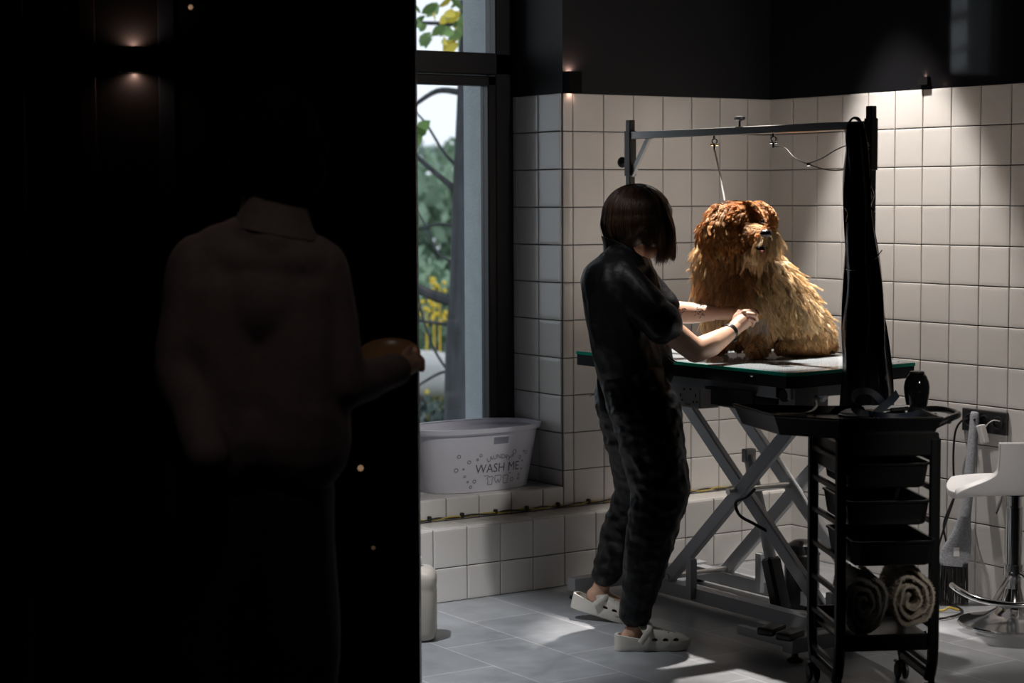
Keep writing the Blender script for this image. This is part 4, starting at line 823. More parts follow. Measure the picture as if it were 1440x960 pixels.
# far hand: slightly open, reaching under the coat
hand = [('e', at(1036, 439, 6.90), (pxr(13, 6.8), pxr(6, 6.8), pxr(9, 6.8)), AXR), cp_(1018, 440, 6.89, 9.5, 1032, 440, 6.88, 9)]
for k, (dv, l) in enumerate(((-7, 18), (-3, 22), (1, 21), (5, 17))):
    hand += [cp_(1044, 438 + dv, 6.90, 4.0, 1044 + l * .6, 436 + dv * 1.1, 6.915, 3.6), cp_(1044 + l * .6, 436 + dv * 1.1, 6.915, 3.6, 1044 + l, 438 + dv * 1.15, 6.93, 3.0)]
hand += [cp_(1030, 433, 6.89, 5, 1042, 427, 6.89, 4), cp_(1042, 427, 6.89, 4, 1052, 426, 6.90, 3.3)]
link('left_hand', blob(hand, .0023, 3), m_skin, groomer)
# tattoo marks on the far forearm
b = B(); 
for (u, v, s_) in ((953, 434, 4), (958, 439, 5), (962, 433, 3.4), (955, 445, 3.5), (984, 436, 6), (990, 434, 6), (996, 436, 5), (989, 442, 5), (980, 441, 4)):
    for k in range(5):
        uu, vv = u + random.uniform(-s_, s_), v + random.uniform(-s_, s_) * .8; a_ = random.random() * 3.14; l = random.uniform(1.2, 3)
        rr = pxr(15.6 if uu < 975 else 15.6 - (uu - 975) * .12, 6.9); off = (vv - 440) * 6.9 / FPX; dd_ = math.sqrt(max(rr * rr - off * off, 0)); c = at(uu, vv, 6.925 - dd_ - .0004)
        e1 = (RIGHT * math.cos(a_) + UP * math.sin(a_)) * pxr(l, 6.9); e2 = (-RIGHT * math.sin(a_) + UP * math.cos(a_)) * pxr(.7, 6.9)
        b.face([b.bm.verts.new(c + x) for x in (e1 + e2 * .2, e2, -e1, -e2)])
b.build('tattoo', mat('dark_tattoo_ink', (.06, .05, .06), .6), groomer, smooth=False)
# clothes
m_scrub = mat('black_scrub_fabric', (.0042, .0044, .0052), .5, spec=.2, bump=.35, bscale=28); m_trs = mat('black_crinkled_trousers', (.0045, .0045, .0052), .46, spec=.28, bump=.45, bscale=24)
top = [cp_(860, 400, 6.64, 43, 874, 480, 6.68, 45), cp_(886, 402, 6.84, 42, 892, 480, 6.84, 43), cp_(874, 480, 6.68, 45, 884, 512, 6.71, 47.5), cp_(892, 480, 6.84, 43, 894, 515, 6.84, 45), cp_(866, 378, 6.68, 30, 888, 378, 6.85, 30),
       cp_(870, 362, 6.72, 22, 884, 362, 6.79, 22), cp_(853, 535, 6.80, 14, 856, 572, 6.80, 14),
       cp_(868, 388, 6.62, 30, 925, 447, 6.555, 27), cp_(925, 447, 6.555, 28, 932, 455, 6.555, 28), cp_(900, 395, 6.92, 24, 928, 425, 6.92, 22), cp_(928, 425, 6.92, 22, 934, 432, 6.92, 22), cp_(905, 450, 6.75, 34, 922, 520, 6.78, 26)]
me = blob(top, .0062, 4, folds(.0055, 13, .8, 3)); o = link('scrub_top', me, m_scrub, groomer)
# collar standing round the neck
cN = at(876, 352, 6.75); b = B(); ring_ = []
for z, r_ in ((-.03, 1.22), (.0, 1.08), (.028, 1.05), (.031, 1.0), (.022, .97), (-.02, .98)):
    ring_.append([cN + (UP * .94 - RIGHT * .34) * z + RIGHT * (math.cos(a) * .066 * r_) * .95 + AWAY * math.sin(a) * .064 * r_ - UP * .32 * -math.cos(a) * .066 * r_ * -1 for a in [k * 6.28318 / 40 for k in range(40)]])
vv_ = [[b.bm.verts.new(p) for p in r_] for r_ in ring_]
for A, Q in zip(vv_, vv_[1:]):
    for k in range(40): b.face([A[k], A[(k + 1) % 40], Q[(k + 1) % 40], Q[k]])
b.build('collar', m_scrub, groomer)
# waist ties at the hip
b = B(); b.tube(spline([at(940, 500, 6.60), at(946, 506, 6.575), at(952, 509, 6.57)], 5), .0035, 6, flat=.5); b.tube(spline([at(938, 502, 6.60), at(944, 511, 6.58), at(951, 516, 6.575)], 5), .0035, 6, flat=.5); b.build('waist_tie', m_scrub, groomer)
b = B(); b.caps([('e', at(929, 415, 6.745), (.006, .004, .004), AXR), ('e', at(930, 418, 6.74), (.004, .003, .004), AXR)]); b.build('pin_badge', mat('lime_badge', (.45, .55, .06), .4), groomer)
trs = [cp_(886, 522, 6.72, 44, 905, 575, 6.67, 49), cp_(905, 575, 6.67, 49, 908, 580, 6.66, 50), cp_(908, 580, 6.66, 50, 929, 688, 6.62, 41), cp_(929, 688, 6.62, 41, 912, 770, 6.60, 33), cp_(912, 770, 6.60, 33, 895, 852, 6.60, 22.5), cp_(895, 852, 6.60, 22.5, 893, 862, 6.60, 21.5),
       cp_(882, 560, 6.86, 46, 893, 620, 6.90, 42), cp_(893, 620, 6.90, 40, 897, 690, 6.96, 31), cp_(897, 690, 6.96, 31, 872, 755, 7.02, 28), cp_(872, 755, 7.02, 27, 852, 806, 7.05, 19.5), cp_(892, 530, 6.83, 42, 900, 590, 6.85, 44)]
me = blob(trs, .0062, 3, folds(.0065, 14, 1.3, 17)); link('trousers', me, m_trs, groomer)
# smart band on the near wrist
wc, wd = at(1026.5, 467, 6.716), (at(1038, 457, 6.75) - at(1000, 484, 6.64)).normalized(); wx = wd.cross(UP).normalized(); wy = wx.cross(wd)
b = B(); n = 36; L_ = []
for s_, r_ in ((-1, .0262), (-1, .0288), (1, .0288), (1, .0262)): L_.append([b.bm.verts.new(wc + wd * s_ * .009 + wx * math.cos(k * 6.28318 / n) * r_ * .98 + wy * math.sin(k * 6.28318 / n) * r_ * 1.05) for k in range(n)])
for j in range(4):
    for k in range(n): b.face([L_[j][k], L_[j][(k + 1) % n], L_[(j + 1) % 4][(k + 1) % n], L_[(j + 1) % 4][k]])
wt = b.build('wrist_band', mat('black_silicone', (.012, .010, .010), .35), groomer)
b = B(); b.box(wc - wy * .030 + wx * .002, (.022, .030, .008), (wd, wx, wy), .003, 2); b.build('tracker_body', m_blk, wt)
b = B(); b.box(wc + wy * .024 - wx * .018, (.006, .006, .006), (wd, wx, wy), .001); b.build('band_buckle', m_chain, wt)
# hair: bob cap plus strands falling from the parting
m_hairbase = mat('dark_brown_hair_mass', (.018, .011, .008), .45)
cap = [('e', at(893, 304, 6.75), (pxr(46, 6.7), pxr(41, 6.7), pxr(42, 6.7)), AXR), cp_(872, 312, 6.73, 24, 890, 332, 6.70, 16), cp_(905, 325, 6.69, 16, 917, 336, 6.69, 12), cp_(925, 300, 6.74, 22, 934, 335, 6.75, 10)]
hb = link('hair', blob(cap, .006, 5), m_hairbase, groomer)
def hair_strands():
    n, k = 9000, 14; P = np.zeros((n, k, 3)); C = np.zeros((n, 3)); c = np.array(at(895, 303, 6.75)); R_, A_, U_ = np.array(RIGHT), np.array(AWAY), np.array(UP)
    for i in range(n):
        ph = rng.uniform(0, 2 * math.pi); st = rng.uniform(0, .55) if rng.random() < .6 else rng.uniform(0, 1.1)
        dir_ = R_ * math.cos(ph) + A_ * math.sin(ph); cosr = math.cos(ph)
        front = max(0, cosr)                                    # image right: the long front locks
        zend = -.070 - .025 * rng.random() - (.02 + .05 * rng.random()) * front ** 1.3 - .012 * max(0, -cosr); 
        if math.sin(ph) < .2 and -.3 < cosr < .75: zend += .028 * (1 - abs(cosr - .22) / .53)
        rx = pxr(47 + rng.uniform(-1, 1.5), 6.7); rz = pxr(44, 6.7); fwd = .010 * front
        lean = U_ * 0 + R_ * .012
        th_end = math.pi / 2
        for j in range(k):
            t_ = j / (k - 1); th = st + (th_end - st) * min(1, t_ * 1.6)
            p = c + dir_ * (rx * math.sin(th) * (.93 if abs(math.sin(ph)) > .6 else 1)) + U_ * rz * math.cos(th)
            if t_ * 1.6 > 1:
                q = (t_ * 1.6 - 1) / .6; p = p + U_ * zend * q + dir_ * (.008 * math.sin(q * 3.14) - (.030 if cosr < .35 else -.004 * front) * q * q) + R_ * fwd * q - R_ * .012 * q * (cosr < 0) * 0
            P[i, j] = p
        P[i] += rng.normal(0, .0011, 3) + np.cumsum(rng.normal(0, .0005, (k, 3)), 0); g = rng.uniform(.6, 1.5); C[i] = np.array([.050, .026, .015]) * g
        if -.35 < cosr - .55 < .22 and abs(math.sin(ph)) > .45 and math.sin(ph) < 0: P[i, :, :] += 0
    keep = np.ones(n, bool)
    return P[keep], C[keep]
P, C = hair_strands(); hair_obj('hair_strands', P, np.linspace(.0007, .00035, 14), C, hair_mat('brown_hair_strands', .35), hb)['kind'] = 'stuff'
# front locks
n, k = 900, 12; P = np.zeros((n, k, 3)); C = np.zeros((n, 3)); tt = np.linspace(0, 1, k)
for i in range(n):
    a = rng.random(); q = rng.normal(0, 1, 2) * .6
    pts = [(903 + 10 * a, 264, 6.74), (922 + 8 * a, 280, 6.73), (934 + 8 * a, 306, 6.73), (936 + 15 * a, 332, 6.73), (922 + 24 * a + q[0] * 4, 366 - 12 * a * a + q[1] * 7, 6.74)]
    dof = rng.uniform(-.05, .05); sp = np.array([np.array(at(u, v, d + dof)) for u, v, d in pts]); x = np.linspace(0, 4, k); P[i] = np.stack([np.interp(x, range(5), sp[:, m_]) for m_ in range(3)], 1); 
    P[i, 1:-1] = (P[i, :-2] + P[i, 1:-1] * 2 + P[i, 2:]) / 4; P[i, 1:-1] = (P[i, :-2] + P[i, 1:-1] * 2 + P[i, 2:]) / 4; P[i] += np.cumsum(rng.normal(0, .0006, (k, 3)), 0); C[i] = np.array([.07, .034, .02]) * rng.uniform(.6, 1.6)
hair_obj('front_locks', P, np.linspace(.0007, .0003, k), C, MATS.get('x') or bpy.data.materials['brown_hair_strands'], hb)['kind'] = 'stuff'

# ---------------------------------------------------------------- clogs
m_clog = mat('cream_clog_foam', (.62, .59, .53), .5, var=.03, scale=30)
def clog(heel, toe, up, name_parent, label):
    heel, toe = V(heel), V(toe); f = (toe - heel).normalized(); Lc = (toe - heel).length; up = (up - f * up.dot(f)).normalized(); s_ = f.cross(up).normalized()
    t = empty('clog', heel, label, 'shoe', 'pair of cream clogs on the groomer'); K = Lc / .255
    def P_(x, y, z): return heel + f * x * K + s_ * y * K + up * z * K
    def hw(x): return .255 * np.interp(x / .255, [0, .03, .12, .3, .5, .7, .85, .95, 1], [.0, .085, .125, .135, .145, .182, .170, .105, .0])
    b = B(); xs_ = [0, .002, .008, .02, .04, .07, .1, .13, .16, .19, .22, .24, .25, .2545, .255]; lay = []
    for z, g in ((0, .93), (.006, 1.0), (.016, .985), (.026, 1.03), (.034, 1.0), (.034, .86), (.020, .80)):
        rim = z >= .034
        pr_ = [(x, hw(x) * g) for x in xs_]; lay.append([b.bm.verts.new(P_(.1275 + (x - .1275) * (1 if g > .9 else .93), y * sg, z + .012 * max(0, (x - .2) / .055) ** 2 * (z < .02) + (.018 * (1 - min(1, max(0, x - .02) / .10)) if rim else 0))) for sg, seq in ((1, pr_), (-1, pr_[::-1][1:-1])) for x, y in seq])
    for A, Q in zip(lay, lay[1:]):
        for k in range(len(A)): b.face([A[k], A[(k + 1) % len(A)], Q[(k + 1) % len(A)], Q[k]])
    b.face(lay[0][::-1]); b.face(lay[-1]); b.build('sole', m_clog, t, auto=50)
    # upper: dome from the instep to the toe
    def upf(a_, t_):
        x = .100 + .152 * t_; w_ = max(hw(x) * 1.02, .004); hgt = .255 * np.interp(t_, [0, .2, .45, .7, .88, 1], [.335, .318, .272, .228, .182, .12]); th = math.pi * a_; c_ = math.cos(th); z = .024 + (hgt - .024) * max(0, math.sin(th)) ** .62
        x2 = x - .022 * (math.sin(th)) * (1 - t_); return P_(x2, w_ * math.copysign(abs(c_) ** .8, c_), z)
    b = B(); b.grid(upf, 33, 26); me = bake(b.mesh(), [('SOLIDIFY', dict(thickness=.0045, offset=-1)), ])
    cut = B()
    for sg in (-1, 1):
        for x in (.130, .165, .200): 
            th_w = hw(x); t0 = bmesh.new(); bmesh.ops.create_cone(t0, cap_ends=True, segments=16, radius1=1, radius2=1, depth=.06); cut.add(t0, lambda p: P_(x + p.x * .0098, sg * (th_w + p.z), .0385 + p.y * .0060))
    for x, y in ((.135, -.018), (.135, .006), (.155, -.028), (.155, -.006), (.155, .018), (.178, -.020), (.178, .004), (.178, .026), (.198, -.008), (.198, .014)):
        t0 = bmesh.new(); bmesh.ops.create_cone(t0, cap_ends=True, segments=12, radius1=1, radius2=1, depth=.05); cut.add(t0, lambda p: P_(x + p.x * .0042, y + p.y * .0042, .055 + p.z))
    co_ = bpy.data.objects.new('cut', cut.mesh()); COL.objects.link(co_); ob = bpy.data.objects.new('u', me); COL.objects.link(ob); md = ob.modifiers.new('b', 'BOOLEAN'); md.object = co_; md.operation = 'DIFFERENCE'; md.solver = 'EXACT'; md.use_self = True; md.use_hole_tolerant = True
    me2 = bpy.data.meshes.new_from_object(ob.evaluated_get(bpy.context.evaluated_depsgraph_get())); bpy.data.objects.remove(ob); bpy.data.objects.remove(co_)
    import sys; print('CLOG', len(me.vertices), len(me2.vertices)); me2.materials.clear(); link('upper', me2, m_clog, t, auto=40)
    return t, P_, hw
def strap(t, P_, hw, pts): b = B(); b.tube(spline([P_(*p) for p in pts], 6), .0048, 12, flat=2.2, up=P_(1, 0, 0) - P_(0, 0, 0)); b.build('heel_strap', m_clog, t)
hl, te = on(862, 913, 2, .0015), on(971, 911, 2, .0015)
f_ = (te - hl).normalized(); hl = te - f_ * .258
t, P_, hw_ = clog(hl, te, UP, None, 'cream clog planted flat on the floor, nearer the camera')
strap(t, P_, hw_, [(.082, .047, .030), (.094, .046, .048), (.112, .040, .072), (.116, .0, .088), (.112, -.040, .072), (.094, -.046, .048), (.082, -.047, .030)])
te2 = at(899, 880, 7.02); hl2 = te2 + (at(801, 851, 7.09) - te2).normalized() * .262
t, P_, hw_ = clog(hl2, te2, UP, None, 'cream clog with lifted heel, farther from the camera')
strap(t, P_, hw_, [(.092, .045, .040), (.110, .044, .060), (.124, .030, .072), (.124, -.030, .072), (.110, -.044, .060), (.092, -.045, .040)])
# comb held in the near hand
cb = empty('held_comb', at(1060, 447, 6.785), 'orange handled comb held in the groomer\'s right hand', 'comb')
b = B(); b.beam(at(1050, 446, 6.785), at(1070, 444.5, 6.785), .006, .009, bev=.002); b.box(at(1066, 447, 6.782), (.016, .006, .007), AXR, .002); b.build('handle', mat('orange_comb_plastic', (.55, .22, .02), .35), cb)
b = B()
for k in range(14): u = 1052 + k * 2.1; b.tube([at(u, 449, 6.785), at(u + 1.5, 470, 6.79)], [.0009, .0005], 5)
b.build('teeth', mat('grey_comb_teeth', (.35, .35, .36), .4), cb)

# ================================================================= DOG
dg0 = on(1085, 500, 2, TZ); dog = empty('dog', (dg0.x, dg0.y, TZ), 'fluffy ginger and gold dog sitting on the glass table', 'dog')
DM = 7.0
body_i = [cp_(1004, 356, 7.0, 21, 1008, 405, 7.0, 24), cp_(1036, 375, 7.0, 40, 1042, 420, 6.98, 42), cp_(1045, 370, 7.04, 42, 1092, 432, 7.10, 50), cp_(1092, 428, 7.10, 48, 1128, 464, 7.08, 34), cp_(1030, 345, 7.0, 33, 1040, 390, 7.0, 40),
          cp_(1062, 420, 6.98, 30, 1068, 470, 6.94, 19), cp_(1068, 470, 6.94, 18, 1066, 492, 6.92, 13), cp_(1066, 493, 6.92, 12, 1062, 494, 6.87, 11),
          cp_(1022, 420, 7.06, 28, 1014, 470, 7.08, 17), cp_(1042, 430, 7.0, 34, 1040, 468, 7.04, 22), cp_(1012, 470, 7.10, 15, 1010, 486, 7.10, 11), cp_(1012, 487, 7.10, 11, 1006, 488, 7.05, 10),
          cp_(1118, 445, 7.06, 34, 1148, 472, 7.03, 23), cp_(1080, 400, 7.0, 36, 1110, 450, 7.02, 36), cp_(1118, 485, 6.96, 13, 1150, 484, 7.00, 15), cp_(1152, 484, 7.04, 14, 1168, 486, 7.06, 9), cp_(1100, 487, 6.94, 10, 1120, 487, 6.95, 10)]
head_i = [('e', at(1042, 316, 6.92), (pxr(31, 6.9), pxr(34, 6.9), pxr(31, 6.9)), AXR), cp_(1040, 325, 6.92, 28, 1038, 345, 6.95, 28), cp_(1056, 330, 6.86, 19, 1075, 333, 6.79, 16), cp_(1056, 347, 6.87, 12, 1066, 351, 6.83, 7)]
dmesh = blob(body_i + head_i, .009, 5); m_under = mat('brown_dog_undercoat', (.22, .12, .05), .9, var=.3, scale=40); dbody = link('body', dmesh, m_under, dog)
nose_c = at(1077, 328, 6.712)
b = B(); b.caps([('e', nose_c, (.0205, .015, .0145), AXR), ('e', nose_c - UP * .004 - RIGHT * .007, (.008, .008, .008), AXR), ('e', nose_c - UP * .004 + RIGHT * .008, (.008, .008, .008), AXR)]); me = bake(b.mesh(), [('REMESH', dict(mode='VOXEL', voxel_size=.0016)), ('SMOOTH', dict(factor=.5, iterations=4))]); link('nose', me, mat('wet_black_nose', (.012, .010, .010), .22, coat=.5, bump=.3, bscale=400), dog)
b = B(); b.caps([('e', at(1070, 348, 6.750), (.022, .020, .010), AXR)]); b.build('mouth', mat('dark_mouth', (.010, .004, .004), .9, spec=.05), dog)
b = B(); b.caps([('e', at(1072, 353, 6.735), (.008, .012, .0035), AXR)]); b.build('tongue', mat('pink_tongue', (.35, .09, .10), .6, spec=.2), dog)
for (u, v) in ((1050, 316), (1072, 312)): b = B(); b.caps([('e', at(u, v, 6.850), (.009, .008, .009), AXR)]); b.build('eye', mat('dark_eye', (.015, .008, .005), .08, coat=1), dog)
em = blob([cp_(1013, 300, 6.90, 13, 1003, 325, 6.88, 17), cp_(1003, 325, 6.88, 17, 1007, 345, 6.87, 13)], .007, 5); ear1 = link('ear', em, m_under, dog)
em2 = blob([cp_(1068, 293, 6.95, 10, 1080, 303, 6.95, 10), cp_(1080, 303, 6.95, 10, 1083, 313, 6.95, 8)], .007, 4); ear2 = link('ear', em2, m_under, dog)
def arr(me, attr='co'):
    n = len(me.vertices); a = np.empty(n * 3); me.vertices.foreach_get('co', a); return a.reshape(-1, 3)
def sample(me, n):
    me.calc_loop_triangles(); co = arr(me); nt_ = len(me.loop_triangles); tri = np.empty(nt_ * 3, int); me.loop_triangles.foreach_get('vertices', tri); tri = tri.reshape(-1, 3)
    a, b_, c = co[tri[:, 0]], co[tri[:, 1]], co[tri[:, 2]]; nn = np.cross(b_ - a, c - a); ar = np.linalg.norm(nn, axis=1); nn /= ar[:, None] + 1e-12; f = rng.choice(nt_, n, p=ar / ar.sum())
    u1, u2 = rng.random((2, n)); fl = u1 + u2 > 1; u1[fl], u2[fl] = 1 - u1[fl], 1 - u2[fl]; p = a[f] + (b_[f] - a[f]) * u1[:, None] + (c[f] - a[f]) * u2[:, None]; return p, nn[f]
def norm(a): return a / (np.linalg.norm(a, axis=-1, keepdims=True) + 1e-9)
R3, A3, U3 = np.array(RIGHT), np.array(AWAY), np.array(UP)
def fur(name, pts, nrm, length, down, wave, clumpn, colf, parent, matn='dog_fur', k=9, lift=.55, clump=.75, flow=None, r0=.00055, floor_z=TZ + .002, seed=0, curl=0):
    n = len(pts); r = np.random.default_rng(seed); ci = r.choice(n, clumpn, replace=False); cen = pts[ci]; near = np.empty(n, int)
    for s_ in range(0, n, 3000): d2 = ((pts[s_:s_ + 3000, None, :] - cen[None]) ** 2).sum(2); near[s_:s_ + 3000] = d2.argmin(1)
    fl = np.tile(-U3, (n, 1)) if flow is None else flow(pts, nrm)
    g = norm(fl - nrm * (fl * nrm).sum(1, keepdims=True) * .6)
    L_ = length(pts) if callable(length) else np.full(n, length); cl = r.uniform(.75, 1.25, clumpn); L_ = L_ * cl[near] * r.uniform(.8, 1.08, n)
    jit = r.normal(0, .22, (clumpn, 3)); tt = np.linspace(0, 1, k)
    P = np.zeros((n, k, 3)); P[:, 0] = pts; step = (L_ / (k - 1))[:, None]
    gj = norm(g + jit[near]); side = norm(np.cross(gj, nrm)); ph = r.uniform(0, 6.28, clumpn)[near]
    for j in range(1, k):
        t_ = tt[j]; dr_ = norm(nrm * lift * (1 - t_) ** 1.2 + gj * (down * (.25 + t_)) + side * wave * np.sin(t_ * 9 + ph)[:, None] + nrm * curl * np.cos(t_ * 9 + ph)[:, None] - U3 * .15 * t_); P[:, j] = P[:, j - 1] + dr_ * step
    tip = P[ci][near]; off = (cen[near] - pts); w_ = (clump * tt ** 1.1)[None, :, None]; P = P * (1 - w_) + (tip + r.normal(0, .0012, (n, 1, 3)) * tt[None, :, None]) * w_
    P += np.cumsum(r.normal(0, .00035, (n, k, 3)), 1)
    P[:, :, 2] = np.maximum(P[:, :, 2], floor_z)
    cv = r.uniform(.62, 1.35, clumpn)[near] * r.uniform(.85, 1.15, n); C = colf(pts, nrm, r.random(clumpn)[near]) * cv[:, None]
    o = hair_obj(name, P, r0 * (1 - .75 * tt ** 2), np.clip(C, 0, 1), bpy.data.materials.get(matn) or hair_mat(matn, .5), parent); o['kind'] = 'stuff'; return o
def lerp(a, b_, t_): return a + (b_ - a) * np.clip(t_, 0, 1)[:, None]
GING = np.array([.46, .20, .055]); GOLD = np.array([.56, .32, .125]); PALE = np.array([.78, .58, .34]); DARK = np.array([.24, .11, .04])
pts, nr = sample(dmesh, 150000)
hc_ = np.array(at(1042, 320, 6.92)); mz = np.array(at(1068, 328, 6.82)); chn = np.array(at(1060, 352, 6.85)); nc = np.array(nose_c)
dh = np.linalg.norm((pts - hc_) * np.array([1, 1, .95]), axis=1); dm = np.linalg.norm(pts - mz, axis=1); nz = np.linalg.norm(pts - np.array(nose_c), axis=1)
zt_ = np.array(at(1042, 345, 6.92))[2]
ishead = (dh < .105) & (pts[:, 2] > zt_ - .012) | (dm < .06); ismuz = ishead & (dm < .052)
bp, bn_ = pts[~ishead], nr[~ishead]
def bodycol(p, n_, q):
    z = (p[:, 2] - TZ); back = np.clip((n_ @ U3) * .8 + (n_ @ R3) * .4 + .3, 0, 1); c = lerp(np.tile(GOLD * .85, (len(p), 1)), np.tile(PALE, (len(p), 1)), back * .8 + q * .25)  # fur facing up and image-right painted paler, a highlight in the colour
    c = lerp(c, np.tile(PALE, (len(p), 1)), np.clip(-(n_ @ R3) * 1.2 - .35, 0, 1) * .8); low = np.clip(1 - (z - .02) / .13, 0, 1); c = lerp(c, np.tile(GING * .9, (len(p), 1)), low * .75 * (.5 + q)); chest = np.clip(1 - np.linalg.norm(p - np.array(at(1045, 385, 6.9)), axis=1) / .13, 0, 1); c = lerp(c, np.tile(GING * .75, (len(p), 1)), chest * (.5 + .8 * q)); return c  # image-left-facing fur painted pale as a rim of back light
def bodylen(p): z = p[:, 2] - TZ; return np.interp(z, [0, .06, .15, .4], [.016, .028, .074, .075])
def bodyflow(p, n_): return norm(-U3[None] * 1.0 + (n_ @ R3)[:, None] * R3[None] * .25 + R3[None] * .22 * np.clip((p - np.array(at(1060, 400, 7)))@ R3 / .1, 0, 1)[:, None])
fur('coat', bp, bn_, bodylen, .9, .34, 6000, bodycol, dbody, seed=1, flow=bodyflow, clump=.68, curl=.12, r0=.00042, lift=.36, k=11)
hp_, hn_ = pts[ishead & ~ismuz], nr[ishead & ~ismuz]
pa, na = sample(dmesh, 90000); da = np.linalg.norm(pa - hc_, axis=1); sel = (da < .105) & (pa[:, 2] > zt_ - .01) & (np.linalg.norm(pa - mz, axis=1) > .05); hp_ = np.r_[hp_, pa[sel]]; hn_ = np.r_[hn_, na[sel]]
face = np.array(at(1058, 316, 6.82)); fd = np.linalg.norm(hp_ - face, axis=1)
def headcol(p, n_, q): return lerp(lerp(np.tile(GING * 1.15, (len(p), 1)), np.tile(GOLD, (len(p), 1)), q * .5), np.tile(DARK, (len(p), 1)), np.clip(1.5 - np.linalg.norm(p - face, axis=1) / .045, 0, 1) * .9)  # fur round the eyes darkened to carry the brow's shade
def headflow(p, n_): d_ = p - (hc_ + U3 * .075 + R3 * .01); d_ = d_ - U3 * 0; return norm(d_ * np.array([1, 1, .4]) - U3 * .05)
fur('head_hair', hp_, hn_, lambda p: .022 + .020 * np.clip(np.linalg.norm(p - face, axis=1) / .06 - .5, 0, 1), .8, .75, 800, headcol, dbody, seed=2, lift=.75, flow=headflow, clump=.75, r0=.00045, curl=.5, k=11)
mp_, mn_ = sample(dmesh, 160000); s2 = (np.linalg.norm(mp_ - mz, axis=1) < .056) & (np.linalg.norm(mp_ - np.array(nose_c), axis=1) > .019) & (np.linalg.norm(mp_ - np.array(at(1070, 347, 6.77)), axis=1) > .028); mp_, mn_ = mp_[s2], mn_[s2]
def muzcol(p, n_, q):
    top_ = np.clip((p - mz) @ U3 / .02 + .3, 0, 1); ch = np.clip(1 - np.linalg.norm(p - chn, axis=1) / .014, 0, 1); c = lerp(np.tile(GING * .8, (len(p), 1)), np.tile(PALE * 1.1, (len(p), 1)), top_ - .3); c = lerp(c, np.tile(GING * .8, (len(p), 1)), np.clip((p - nc) @ R3 / .02, 0, 1)); c = lerp(c, np.tile(PALE, (len(p), 1)), ch * 1.4); return lerp(c, np.tile(np.array([.05, .02, .012]), (len(p), 1)), np.clip(2.4 - np.linalg.norm((p - np.array(at(1071, 347, 6.79))) * np.array([1, 1, 1.3]), axis=1) / .018, 0, 1))
nc = np.array(nose_c)
def muzflow(p, n_): return norm(-norm(nc - p) * .6 - U3 * .9 + ((p - mz) @ R3)[:, None] * R3[None] * 25)
fur('muzzle_hair', mp_, mn_, .0135, .75, .15, 420, muzcol, dbody, seed=3, lift=.6, flow=muzflow, clump=.6)
for e_, me_, nn_, sd in ((ear1, em, 11000, 5), (ear2, em2, 5000, 6)):
    p_, n__ = sample(me_, nn_ * 2); fur('ear_hair', p_, n__, .058 if sd == 5 else .026, 1.1 if sd == 5 else .6, .45, 520, lambda p, n_, q: lerp(np.tile(GING * .95, (len(p), 1)), np.tile(GOLD * .9, (len(p), 1)), q * .7), e_, seed=sd, lift=.45, clump=.65, curl=.25, r0=.00045)
# pale beard lock
bl = blob([cp_(1055, 355, 6.81, 5, 1061, 361, 6.79, 3)], .004, 3); o_b = link('chin', bl, m_under, dog); p_, n__ = sample(bl, 2500); fur('chin_hair', p_, n__, .026, 1.0, .12, 160, lambda p, n_, q: np.tile(PALE * 1.05, (len(p), 1)), o_b, seed=8, clump=.2, lift=.25, r0=.0004)

# ================================================================= MAN IN THE DARK
m_shirt = mat('dusty_brown_shirt', (.17, .13, .12), .85, var=.08, scale=60, bump=.1, bscale=120); DMAN = 4.8
mp0 = at(370, 690, DMAN); man = empty('person', (mp0.x, mp0.y, 0), 'man in a collared shirt seen from behind in the dark', 'person')
mi = [cp_(372, 405, 4.84, 40, 375, 560, 4.82, 50), cp_(330, 405, 4.84, 38, 335, 600, 4.8, 58), cp_(400, 410, 4.84, 38, 398, 600, 4.8, 56), cp_(385, 345, 4.78, 30, 388, 240, 4.76, 26), cp_(310, 720, 4.82, 48, 300, 1150, 4.85, 30), cp_(410, 720, 4.82, 48, 420, 1150, 4.85, 30),
      ('e', at(392, 195, 4.77), (pxr(48, 4.8), pxr(52, 4.8), pxr(56, 4.8)), AXR), cp_(285, 385, 4.8, 32, 262, 520, 4.75, 24), cp_(262, 520, 4.75, 24, 285, 640, 4.65, 18), cp_(450, 395, 4.8, 30, 482, 540, 4.78, 24), cp_(482, 545, 4.78, 22, 570, 515, 4.95, 16), cp_(570, 515, 4.95, 15, 580, 512, 4.97, 14),
      cp_(350, 670, 4.8, 50, 370, 680, 4.8, 50), ('e', at(340, 205, 4.76), (pxr(6, 4.8), pxr(10, 4.8), pxr(16, 4.8)), AXR), ('e', at(445, 205, 4.76), (pxr(6, 4.8), pxr(10, 4.8), pxr(16, 4.8)), AXR)]
link('body', blob(mi, .012, 5), m_skin, man)
hd_ = [cp_(568, 515, 4.95, 13, 580, 510, 4.98, 12)]
for k in range(4): hd_ += [cp_(576, 504 + 6 * k, 4.99 - .01 * k, 6, 588, 501 + 5 * k, 5.03, 5), cp_(588, 501 + 5 * k, 5.03, 5, 594, 507 + 4 * k, 5.0, 4.4)]
hd_ += [cp_(566, 506, 4.95, 6, 572, 494, 4.97, 5), cp_(572, 494, 4.97, 5, 577, 489, 4.98, 4.5)]
link('right_hand', blob(hd_, .004, 3), m_skin, man)
